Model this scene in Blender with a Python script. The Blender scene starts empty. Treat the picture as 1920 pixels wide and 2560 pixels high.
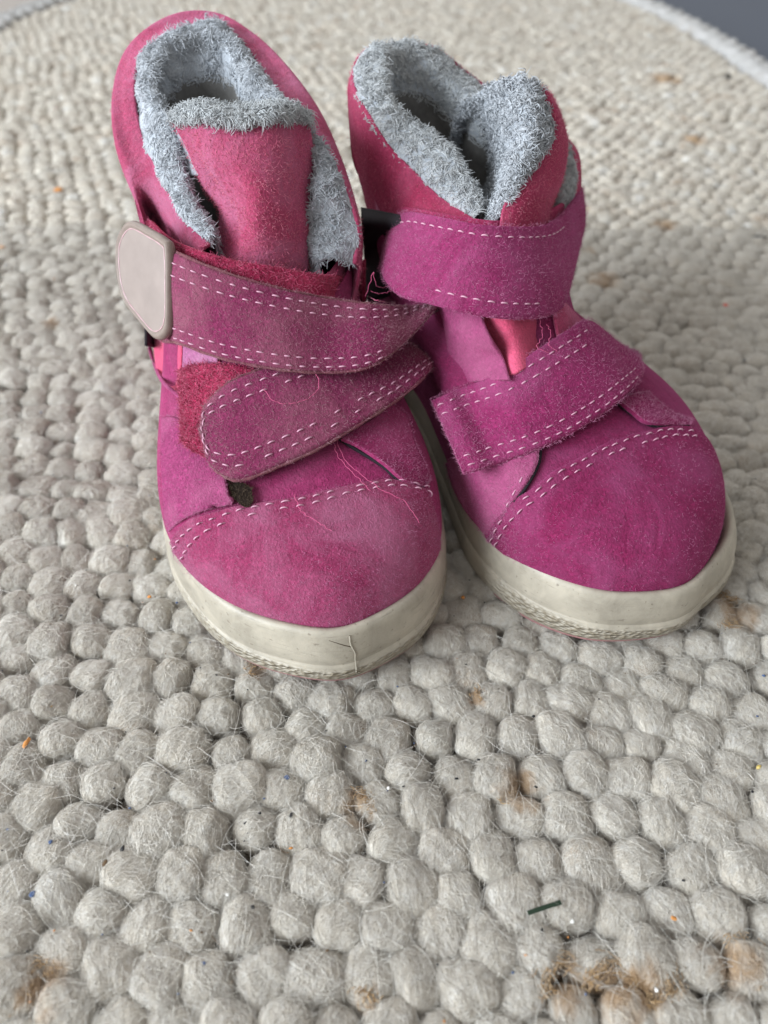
import bpy, math, json
import numpy as np
sc = bpy.context.scene
# ---------------------------------------------------------------- camera
cd = bpy.data.cameras.new('camera'); cam = bpy.data.objects.new('camera', cd); sc.collection.objects.link(cam); sc.camera = cam
cam.location = (0, 0, .15); cam.rotation_euler = (math.radians(45), 0, 0)
cd.sensor_fit = 'VERTICAL'; cd.sensor_height = 36; cd.lens = 26.02
cd.clip_start = .005; cd.clip_end = 50
cd.dof.use_dof = True; cd.dof.focus_distance = .165; cd.dof.aperture_fstop = 12.5
# ---------------------------------------------------------------- world, window light, exposure
w = bpy.data.worlds.new('World'); sc.world = w; w.use_nodes = True
w.node_tree.nodes['Background'].inputs[0].default_value = (1., .985, .96, 1)
w.node_tree.nodes['Background'].inputs[1].default_value = .53
def area(name, loc, target, sx, sy, power, col):
    l = bpy.data.lights.new(name, 'AREA'); l.shape = 'RECTANGLE'; l.size = sx; l.size_y = sy; l.energy = power; l.color = col
    o = bpy.data.objects.new(name, l); sc.collection.objects.link(o); o.location = loc
    d = np.array(target)-np.array(loc)
    from mathutils import Vector
    o.rotation_euler = Vector(d).to_track_quat('-Z', 'Y').to_euler(); return o
area('window_light', (-1.15, -.42, .58), (.0, .2, .03), 1.0, .7, 41, (.87, .94, 1.))
area('added_back_fill', (-1.3, 2.3, 1.5), (0, .5, 0), 1.4, 1.2, 31, (.95, .985, 1.))  # added fill lamp behind left, lifts the far rug and collar rims
sc.view_settings.view_transform = 'Standard'; sc.view_settings.look = 'None'; sc.view_settings.exposure = 0; sc.view_settings.gamma = 1
sc.cycles.use_denoising = True
sc.cycles.max_bounces = 6
rng = np.random.default_rng(7)
# ---------------------------------------------------------------- geometry helpers (all lengths in cm)
def cat(P, n, closed=False):
    """Catmull-Rom through the rows of P, resampled to n rows"""
    P = np.asarray(P, float); m = len(P)
    if m == 2 and not closed:
        t = np.linspace(0, 1, n).reshape((-1,)+(1,)*(P.ndim-1)); return P[0]*(1-t)+P[1]*t
    if closed: t = np.linspace(0, m, n, endpoint=False)
    else: t = np.linspace(0, m-1, n)
    i = np.floor(t).astype(int); 
    if not closed: i = np.clip(i, 0, m-2)
    u = t-i; u = u.reshape((-1,)+(1,)*(P.ndim-1))
    if closed: a, b, c, d = P[(i-1) % m], P[i % m], P[(i+1) % m], P[(i+2) % m]
    else:
        E = np.concatenate([[2*P[0]-P[1]], P, [2*P[-1]-P[-2]]])
        a, b, c, d = E[i], E[i+1], E[i+2], E[i+3]
    return .5*((2*b)+(c-a)*u+(2*a-5*b+4*c-d)*u*u+(3*b-a-3*c+d)*u**3)

OUTLINE = [(0.1,0.3),(0.6,1.8),(2.2,2.6),(5,2.6),(8,3.2),(10.5,3.72),(12.4,3.45),(13.8,2.55),(14.5,1.3),(14.65,0.2),
           (14.15,-0.95),(13.4,-1.9),(12.3,-2.65),(10.7,-3.25),(9,-3.35),(6.5,-2.9),(4,-2.6),(2.2,-2.4),(0.7,-1.6)]
VK = [0,.08,.16,.24,.32,.4,.5,.6,.7,.8,.9,1.]
FF = [(14.35,1.7),(14.3,2.2),(14.1,2.7),(13.7,3.12),(13.0,3.45),(12.1,3.7),(11.0,4.0),(10.0,4.45),(9.1,5.1),(8.3,6.0),(7.7,7.0),(7.3,8.0)]
BB = [(0.3,1.7),(0.15,2.2),(0.05,2.7),(0.0,3.2),(0.0,3.7),(.05,4.2),(0.15,4.8),(.3,5.4),(.45,6.1),(.6,6.9),(.6,7.7),(.4,8.6)]
WW = [3.42,3.4,3.34,3.24,3.12,3.0,2.84,2.7,2.62,2.6,2.62,2.65]
SH = [0,0,0,0,0,0,0,0,0,0,0,0]
def outline_poly(mir, n=240):
    o = cat(OUTLINE, n, True); o = o.copy(); o[:,1] -= 0.2
    if mir < 0: o[:,1] *= -1
    o[:,1] += (0.2 if mir > 0 else -0.38)
    return o
def foot_polar(mir):
    o = outline_poly(mir, 720); s0 = 0.2 if mir > 0 else -0.38
    a = (o[:,0]-7.37)/7.37; c = (o[:,1]-s0)/3.5
    th = np.arctan2(c, a); r = np.hypot(a, c); k = np.argsort(th); th, r = th[k], r[k]
    return np.concatenate([th-2*np.pi, th, th+2*np.pi]), np.concatenate([r, r, r])
FP = {1: foot_polar(1), -1: foot_polar(-1)}
_vk = np.linspace(0, 1, 200)
_tf = cat(np.array(FF), 400); _tb = cat(np.array(BB), 400); _tw = cat(np.array(WW)[:, None], 400)[:, 0]
_kv = np.interp(np.linspace(0, len(VK)-1, 400), np.arange(len(VK)), VK)
def S(th, v, mir, off=0.):
    """point on the upper of a boot: th around (0 = toe, + = viewer's right), v up; returns (f, s, z)"""
    th = np.asarray(th, float); v = np.asarray(v, float); th, v = np.broadcast_arrays(th, v)
    def p(th, v):
        ff = np.stack([np.interp(v, _kv, _tf[:, k]) for k in (0, 1)], -1)
        bb = np.stack([np.interp(v, _kv, _tb[:, k]) for k in (0, 1)], -1)
        w = np.interp(v, _kv, _tw)*(1 if mir > 0 else 1-.17*np.clip((v-.25)/.4, 0, 1)); thw = (th+np.pi) % (2*np.pi)-np.pi
        b = np.clip((v-.25)/.55, 0, 1); b = b*b*(3-2*b)
        r = np.interp(thw, *FP[mir])*(1-b)+b*1.0
        a = np.cos(thw)*r; c = np.sin(thw)*r
        q = bb+(ff-bb)*((a+1)/2)[..., None]
        b2 = np.clip((v-.15)/.5, 0, 1); b2 = b2*b2*(3-2*b2); s0 = (0.2*(1-.6*b) if mir > 0 else -0.38-.90*b2)
        return np.stack([q[..., 0], c*w+s0, q[..., 1]], -1)
    P = p(th, v)
    if np.any(off):
        e = 1e-3; n = np.cross(p(th+e, v)-p(th-e, v), p(th, np.clip(v+e, 0, 1))-p(th, np.clip(v-e, 0, 1)))
        n /= np.linalg.norm(n, axis=-1, keepdims=True)+1e-12
        P = P+n*np.asarray(off)[..., None]
    return P
B = {"L_strap_hi":[[[5.9,-2.18,7.24],[6.5,-2.7,4.8]],[[7.27,-1.72,7.44],[7.97,-2.16,5.57]],[[8.06,-0.63,7.19],[9.02,-1.14,5.67]],[[8.41,0.54,6.87],[9.61,0.05,5.6]],[[8.35,1.7,6.46],[9.71,1.13,5.43]],[[8.45,2.44,6.3],[9.75,2.15,5.44]],[[8.2,3.29,6.0],[9.1,3.08,5.48]],[[7.57,4.35,5.62],[8.08,4.2,5.71]],[[5.9,4.75,4.83],[5.9,4.64,4.35]],[[4.5,4.39,4.13],[4.5,4.26,3.61]]],
"L_strap_lo":[[[9.91,-1.83,4.48],[10.07,-1.85,4.41]],[[9.52,-1.71,4.7],[10.73,-1.82,4.19]],[[9.33,-1.46,4.95],[11.15,-1.57,4.1]],[[9.26,-1.01,5.25],[11.43,-1.15,4.1]],[[9.22,-0.34,5.43],[11.35,-0.31,4.26]],[[9.03,0.55,5.51],[11.1,0.67,4.39]],[[8.52,1.62,5.4],[10.6,1.73,4.51]],[[8.0,2.88,4.97],[9.95,2.79,4.59]],[[7.6,3.59,4.63],[8.9,3.92,4.57]],[[6.4,4.03,3.69],[7.2,4.39,3.36]]],
"L_velcro":[[[7.92,-2.24,4.78],[9.59,-2.39,3.99]],[[8.08,-2.03,4.98],[9.96,-2.23,4.0]],[[8.39,-1.59,5.21],[10.33,-1.91,4.01]],[[8.77,-0.95,5.35],[10.81,-1.52,4.0]],[[9.09,-0.35,5.28],[10.46,-0.83,4.26]]],
"L_band":[[[4.4,-2.43,7.04],[5.1,-2.44,6.32]],[[5.7,-2.04,7.19],[6.1,-2.16,6.29]],[[7.13,-1.5,7.49],[7.37,-1.66,6.64]],[[7.68,-0.57,7.35],[8.05,-0.72,6.54]],[[7.85,0.43,7.14],[8.33,0.29,6.33]],[[7.63,1.51,6.73],[8.27,1.35,5.91]],[[5.91,2.55,5.75],[5.42,2.6,4.12]],[[6.13,2.75,6.24],[6.01,2.75,5.0]]],
"L_badge":[[5.57,-2.79,7.38],[5.82,-2.53,7.6],[6.41,-2.15,7.62],[6.94,-1.83,7.6],[7.16,-1.76,7.46],[7.53,-1.94,6.53],[7.72,-2.08,5.93],[7.68,-2.24,5.61],[7.39,-2.49,5.43],[6.75,-2.84,5.6],[6.17,-3.12,5.82],[5.78,-3.19,6.25],[5.49,-3.06,6.94]],
"L_quarter_r":[[[10.74,1.24,4.3],[10.49,1.53,4.26],[10.16,2.04,4.25],[9.58,2.75,4.2]],[[10.94,1.6,4.13],[10.58,2.06,4.09],[10.35,2.51,4.04],[9.83,3.07,3.9]],[[11.41,2.09,3.93],[11.13,2.38,3.86],[10.97,2.7,3.8],[10.66,3.06,3.69]],[[11.79,2.44,3.7],[11.54,2.67,3.65],[11.37,2.88,3.6],[11.15,3.15,3.5]],[[11.79,2.98,3.34],[11.67,3.05,3.32],[11.59,3.12,3.3],[11.42,3.22,3.28]]],
"L_quarter_l":[[[8.47,-2.88,3.92],[8.9,-2.46,4.16],[9.63,-1.94,4.21],[10.19,-1.56,4.17]],[[9.44,-2.98,3.55],[9.9,-2.5,3.83],[10.38,-1.91,3.99],[10.98,-1.48,4.0]],[[10.19,-3.04,3.18],[10.62,-2.52,3.61],[11.01,-1.87,3.82],[11.6,-1.48,3.86]],[[10.64,-3.1,2.7],[11.11,-2.58,3.35],[11.43,-2.04,3.61],[11.76,-1.43,3.74]],[[10.87,-3.08,2.29],[11.3,-2.71,2.99],[11.53,-2.28,3.39],[11.62,-1.9,3.57]]],
"L_side_coral":[[[4.21,-3.05,3.73],[7.48,-2.04,5.41]],[[4.81,-3.1,3.34],[7.73,-2.13,5.06]],[[5.15,-3.1,2.94],[8.06,-2.24,4.69]],[[7.91,-2.61,4.37],[8.27,-2.34,4.48]]],
"L_side_lilac":[[[7.51,-2.0,5.48],[8.31,-1.2,5.6]],[[7.75,-2.1,5.07],[8.6,-1.28,5.23]],[[8.21,-2.24,4.59],[8.97,-1.37,4.84]]],
"L_piping":[[3.68,-3.2,3.74],[4.46,-3.2,3.52],[4.32,-3.2,2.73],[7.7,-2.69,4.38],[8.36,-2.39,4.45],[8.71,-2.19,4.39]],
"L_gusset":[[[4.29,-3.15,4.38],[2.3,-3.1,3.09]],[[5.87,-3.15,4.34],[4.65,-3.1,3.52]]],
"L_hole":[[[11.27,-1.43,3.85],[11.59,-1.38,3.77]],[[11.27,-1.21,3.91],[11.93,-1.15,3.73]],[[11.52,-0.95,3.88],[11.85,-0.97,3.78]]],
"L_seam_edge":[[-1.052,0.069],[-0.933,0.196],[-0.821,0.27],[-0.563,0.351],[-0.311,0.389],[-0.066,0.411],[0.15,0.418],[0.367,0.406],[0.605,0.377],[0.751,0.327],[0.87,0.263]],
"L_seam2":[[-0.954,0.062],[-0.87,0.16],[-0.772,0.239],[-0.64,0.294],[-0.5,0.332],[-0.29,0.368],[-0.08,0.387],[0.129,0.394],[0.346,0.389],[0.64,0.351],[0.842,0.27],[0.877,0.224]],
"L_seam1":[[-1.017,0.064],[-0.933,0.16],[-0.814,0.248],[-0.667,0.305],[-0.493,0.351],[-0.283,0.382],[-0.073,0.401],[0.143,0.408],[0.353,0.399],[0.66,0.358],[0.856,0.274],[0.891,0.243]],
"L_collar":[[[7.1,-1.27,7.32],[6.9,-0.98,7.39],[6.5,-0.82,7.24]],[[3.3,-2.38,6.51],[5.5,-1.62,7.65],[5.6,-1.16,7.82]],[[4.14,-2.58,7.69],[4.2,-2.01,8.3],[4.8,-1.35,8.51]],[[3.29,-2.92,8.39],[3.0,-2.24,8.68],[3.8,-1.42,8.98]],[[1.54,-2.95,8.95],[1.7,-2.29,9.28],[2.2,-1.71,9.43]],[[0.1,-2.51,9.55],[0.9,-2.05,9.87],[1.6,-1.51,9.95]],[[-0.2,-1.7,10.08],[0.6,-1.35,10.23],[1.2,-1.0,10.14]],[[-0.3,-0.71,10.4],[0.4,-0.57,10.35],[1.1,-0.45,10.2]],[[-0.1,0.26,10.37],[0.6,0.18,10.37],[1.3,0.12,10.16]],[[0.8,1.06,10.06],[1.4,0.75,10.05],[2.0,0.42,9.79]],[[1.8,1.69,9.61],[2.6,1.15,9.47],[3.0,0.74,9.34]],[[3.0,2.3,8.86],[4.0,1.63,9.09],[4.2,1.31,9.04]],[[4.2,2.6,8.1],[5.0,2.07,8.68],[5.2,1.81,8.61]],[[5.2,2.77,7.23],[6.0,2.41,8.09],[6.2,1.58,7.97]],[[6.0,2.77,6.67],[6.6,2.58,7.37],[6.5,1.37,7.28]],[[6.6,2.61,6.17],[7.0,2.39,6.56],[6.9,1.51,6.61]]],
"L_tongue":[[[5.0,-1.4,9.41],[5.6,-0.78,9.65],[6.0,0.09,9.58],[5.9,0.93,9.65],[5.1,1.79,9.28]],[[4.9,-1.14,8.74],[5.9,-0.76,8.98],[6.5,0.07,9.04],[6.3,0.97,9.0],[5.3,1.79,8.54]],[[5.0,-0.92,8.06],[5.9,-0.61,8.26],[6.9,0.07,8.53],[6.7,0.86,8.39],[5.7,1.61,7.83]],[[5.4,-0.59,7.52],[6.4,-0.4,7.8],[7.2,0.02,7.93],[7.0,0.72,7.67],[6.2,1.4,7.14]],[[5.8,-0.86,6.67],[6.9,-0.58,6.98],[7.3,-0.06,7.0],[7.2,0.58,6.76],[6.7,1.21,6.32]],[[7.0,-0.94,6.0],[7.4,-0.66,6.18],[7.6,-0.19,6.17],[7.5,0.35,5.98],[7.2,0.94,5.68]]],
"L_tongue_top":[[[4.9,-1.41,9.35],[5.6,-0.79,9.61],[6.0,0.09,9.54],[5.9,0.92,9.58],[5.1,1.76,9.26]],[[4.9,-1.42,9.5],[5.7,-0.76,9.79],[6.1,0.1,9.74],[6.0,0.93,9.76],[5.1,1.79,9.36]],[[4.5,-1.39,9.5],[5.3,-0.73,9.86],[5.6,0.16,9.79],[5.5,1.0,9.82],[4.7,1.74,9.41]],[[4.0,-1.32,9.35],[4.6,-0.73,9.64],[4.8,0.2,9.56],[4.8,1.06,9.6],[4.2,1.67,9.27]],[[4.0,-1.31,8.98],[4.6,-0.79,9.33],[4.8,0.16,9.3],[4.8,1.04,9.31],[4.2,1.53,8.94]],[[4.6,-1.33,8.11],[5.2,-0.89,8.29],[5.5,0.07,8.32],[5.4,0.85,8.22],[5.0,1.34,8.03]]],
"L_edge_r":[[10.59,1.21,4.15],[10.9,1.55,4.01],[11.35,2.05,3.81],[11.76,2.4,3.6],[11.82,2.94,3.32]],
"R_edge_r":[[10.27,-0.02,4.19],[10.65,0.15,4.04],[11.09,0.44,3.88],[11.18,1.11,3.68],[11.23,1.68,3.52]],
"R_edge_l":[[10.75,-2.48,4.01],[11.13,-2.77,3.83],[11.41,-3.22,3.56],[11.44,-3.53,3.21]],
"R_gusset":[[[2.6,-3.43,6.68],[4.8,-3.32,7.3]],[[3.3,-3.72,6.44],[5.2,-3.46,7.16]],[[2.47,-3.3,5.06],[3.87,-3.3,6.21]],[[2.84,-3.4,3.79],[4.39,-3.4,4.86]]],
"R_strap_lo":[[[8.28,-4.1,4.19],[10.59,-4.45,3.79]],[[8.43,-3.8,4.36],[10.71,-4.1,3.86]],[[8.44,-3.3,4.44],[10.69,-3.59,3.83]],[[9.12,-2.75,5.16],[10.94,-2.85,4.1]],[[9.19,-1.83,5.55],[10.99,-1.97,4.27]],[[8.95,-0.72,5.71],[10.83,-0.91,4.42]],[[8.57,0.05,5.54],[10.55,-0.05,4.5]],[[8.26,0.88,4.94],[10.02,0.87,4.37]],[[8.58,1.34,4.51],[9.53,1.4,4.29]],[[8.76,1.58,4.32],[9.19,1.6,4.23]]],
"R_strap_hi":[[[3.4,-2.69,6.48],[5.0,-4.02,6.09]],[[4.0,-2.98,6.86],[6.3,-4.41,6.39]],[[4.6,-3.15,7.19],[7.2,-4.4,6.47]],[[5.2,-3.17,7.51],[8.0,-4.13,6.66]],[[6.5,-2.99,7.85],[8.8,-3.7,6.77]],[[7.3,-2.48,7.9],[9.2,-2.99,6.65]],[[7.4,-1.53,7.71],[9.2,-2.1,6.38]],[[6.9,-0.31,7.36],[8.8,-1.21,6.06]],[[6.0,0.92,7.08],[8.0,-0.23,5.73]],[[5.0,2.04,6.88],[6.9,0.78,5.67]],[[4.0,2.96,6.69],[5.6,1.83,5.67]]],
"R_band":[[[3.0,-2.89,6.81],[4.0,-3.36,6.28]],[[5.0,-2.94,7.45],[5.6,-3.22,6.68]],[[6.1,-2.51,7.63],[6.6,-2.72,6.78]],[[6.7,-1.85,7.63],[7.2,-2.06,6.91]],[[6.6,-0.85,7.44],[7.1,-1.05,6.66]],[[5.8,0.55,7.11],[6.4,0.35,6.06]],[[4.6,2.13,6.72],[5.2,1.82,5.5]],[[3.4,3.4,6.38],[4.0,3.0,5.03]]],
"R_quarter_l":[[[8.12,-3.46,1.74],[9.74,-3.71,3.71],[10.14,-3.1,4.07],[10.76,-2.55,4.14]],[[8.98,-3.72,1.7],[10.24,-3.83,3.27],[10.61,-3.35,3.81],[11.17,-2.85,3.93]],[[9.86,-3.86,1.69],[10.57,-3.84,2.79],[11.0,-3.55,3.49],[11.41,-3.27,3.65]],[[10.73,-3.89,1.75],[10.92,-3.87,2.33],[11.18,-3.72,2.97],[11.43,-3.57,3.28]],[[11.12,-3.85,1.73],[11.16,-3.82,2.05],[11.27,-3.77,2.46],[11.35,-3.68,2.83]]],
"R_quarter_r":[[[10.34,-0.03,4.3],[10.17,0.64,4.14],[10.01,1.28,3.91]],[[10.71,0.13,4.17],[10.5,0.76,4.04],[10.38,1.38,3.8]],[[11.14,0.4,4.01],[10.91,0.97,3.9],[10.75,1.55,3.67]],[[11.22,1.71,3.56],[11.1,1.85,3.53],[10.97,2.03,3.45]]],
"R_side_up":[[[6.64,-3.2,5.93],[8.2,-2.89,6.29]],[[7.21,-3.2,5.2],[8.9,-3.02,5.98]],[[7.58,-3.3,4.64],[9.1,-2.71,5.45]],[[7.72,-3.4,4.06],[9.6,-2.8,5.21]]],
"R_tongue_low":[[[8.0,-2.78,6.34],[8.5,-2.28,6.41],[7.9,-0.6,5.7]],[[8.2,-2.72,5.88],[8.8,-2.3,6.1],[8.1,-0.61,5.43]],[[8.6,-2.58,5.31],[9.0,-2.24,5.7],[8.3,-0.7,5.16]],[[9.2,-2.77,4.95],[9.5,-2.37,5.28],[8.8,-0.93,4.98]]],
"R_side_right":[[[8.28,-0.88,6.21],[8.31,-0.68,6.06],[8.22,-0.38,5.88]],[[8.61,-0.96,5.78],[8.55,-0.48,5.63],[8.11,0.32,5.18]],[[8.99,-1.01,5.37],[8.77,-0.28,5.25],[8.11,0.84,4.63]]],
"R_seam_edge":[[-1.08,0.005],[-1.045,0.126],[-0.982,0.217],[-0.884,0.294],[-0.577,0.406],[-0.094,0.47],[0.227,0.458],[0.465,0.422],[0.688,0.368],[0.863,0.289]],
"R_seam_1":[[-1.066,0.002],[-1.031,0.122],[-0.968,0.212],[-0.863,0.291],[-0.584,0.394],[-0.136,0.456],[0.185,0.451],[0.423,0.418],[0.633,0.37],[0.828,0.286]],
"R_seam_2":[[-1.045,0.002],[-1.01,0.115],[-0.954,0.2],[-0.856,0.277],[-0.598,0.375],[-0.157,0.439],[0.143,0.437],[0.374,0.406],[0.598,0.363],[0.793,0.284]],
"R_collar":[[[6.6,-2.5,7.2],[6.2,-2.03,7.52],[5.9,-1.55,7.49]],[[5.5,-2.8,7.27],[5.2,-2.28,7.63],[5.2,-1.59,8.03]],[[4.2,-3.05,6.92],[4.4,-2.66,8.04],[4.3,-1.69,8.49]],[[2.77,-3.2,6.9],[3.6,-3.02,8.46],[3.5,-1.99,8.65]],[[1.53,-3.15,7.58],[2.9,-3.29,8.98],[2.9,-2.5,9.04]],[[1.08,-3.05,8.56],[1.8,-3.21,9.32],[2.3,-2.5,9.47]],[[0.72,-2.85,9.07],[0.9,-2.8,9.63],[1.6,-2.21,9.8]],[[-0.2,-1.97,9.43],[0.2,-2.08,9.84],[1.1,-1.74,9.78]],[[-0.4,-0.8,9.55],[-0.1,-0.95,9.8],[0.9,-1.16,9.68]],[[-0.2,0.22,9.33],[0.1,0.01,9.62],[1.0,-0.57,9.49]],[[0.3,1.02,8.79],[0.6,0.76,9.1],[1.5,-0.09,9.03]],[[1.3,1.69,8.27],[1.7,1.16,8.68],[2.5,0.25,8.64]],[[2.4,2.47,7.85],[2.8,1.89,8.32],[3.2,1.06,8.15]],[[3.3,2.95,7.39],[3.6,2.44,7.9],[4.0,1.63,7.83]],[[3.9,2.85,6.81],[4.2,2.43,7.42],[4.6,1.55,7.32]],[[4.4,2.58,6.24],[4.8,2.11,6.74],[5.0,1.3,6.82]],[[4.8,2.25,5.51],[5.3,1.59,6.25],[5.4,1.03,6.39]]],
"R_tongue_in":[[[2.2,-0.12,8.76],[2.9,-0.11,9.2],[4.1,-0.29,9.79],[4.7,-0.1,9.99],[4.9,0.36,9.81]],[[2.2,-0.33,8.17],[2.0,0.33,8.14],[3.9,-0.06,8.95],[5.4,-0.34,9.44],[5.3,0.41,9.37]],[[2.0,-0.24,7.42],[1.4,0.77,7.08],[3.9,0.04,8.15],[6.0,-0.73,8.96],[5.7,0.25,8.94]],[[2.6,-0.23,6.85],[1.8,0.92,6.46],[4.2,-0.09,7.56],[6.2,-1.01,8.44],[6.2,-0.42,8.61]],[[4.0,-0.62,6.91],[3.0,0.35,6.44],[5.0,-0.72,7.39],[6.4,-1.39,8.09],[6.6,-1.17,8.23]],[[5.9,-1.55,7.49],[5.8,-1.38,7.34],[6.3,-1.57,7.53],[6.6,-1.6,7.65],[6.8,-1.55,7.83]]],
"R_tongue_out":[[[4.85,0.31,9.8],[4.8,0.58,9.68],[4.4,1.1,9.36],[3.4,1.76,8.92]],[[5.25,0.39,9.36],[5.2,0.68,9.31],[4.7,1.3,8.99],[3.6,2.01,8.43]],[[5.65,0.23,8.92],[5.6,0.6,8.84],[5.0,1.36,8.47],[3.8,2.09,7.89]],[[6.15,-0.44,8.6],[6.1,0.17,8.44],[5.5,0.98,7.98],[4.2,1.82,7.32]],[[6.6,-1.22,8.24],[6.6,-0.56,8.07],[6.0,0.5,7.63],[4.8,1.33,6.99]],[[6.9,-1.67,7.89],[6.9,-1.09,7.73],[6.2,0.24,7.34],[5.0,1.12,6.6]],[[7.2,-1.86,7.33],[7.2,-1.2,7.2],[6.5,0.07,6.78],[5.2,1.09,6.04]]]}
STAINS = [(4.03, 3.18, 0.46, 0.2, 2.9, 420, 0.075), (4.59, 3.36, 0.4, -1.6, 1.6, 520, 0.11), (3.19, 3.25, 0.42, 0.9, 3.4, 260, 0.06), (-0.28, 3.18, 0.13, 0, 6.28, 200, 0.07), (8.88, 11.39, 0.5, 1.2, 4.6, 300, 0.07), (8.81, 11.9, 0.16, 0, 6.28, 200, 0.07), (13.22, 33.96, 0.62, 0, 6.28, 260, 0.25), (9.19, 28.69, 0.6, 0, 6.28, 240, 0.3), (2.13, 9.07, 0.12, 0, 6.28, 110, 0.06), (-0.57, 6.48, 0.28, -0.5, 2, 140, 0.06), (-12.8, 25.21, 0.3, 0, 6.28, 80, 0.15), (-3.07, 9.82, 0.15, 0, 6.28, 90, 0.06), (9.25, 31.44, 0.3, 0, 6.28, 120, 0.2), (19.55, 57.38, 1.2, 0, 6.28, 120, 0.4), (17.95, 45.51, 0.8, 0, 6.28, 90, 0.4), (-5.98, 3.29, 0.4, 1, 4, 150, 0.1), (2.81, 6.87, 0.4, 2, 4, 80, 0.05), (6.27, 3.64, 0.5, -1, 2, 110, 0.06)]
SLIVER = [[2.63, 4.39], [3.28, 4.58]]
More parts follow.
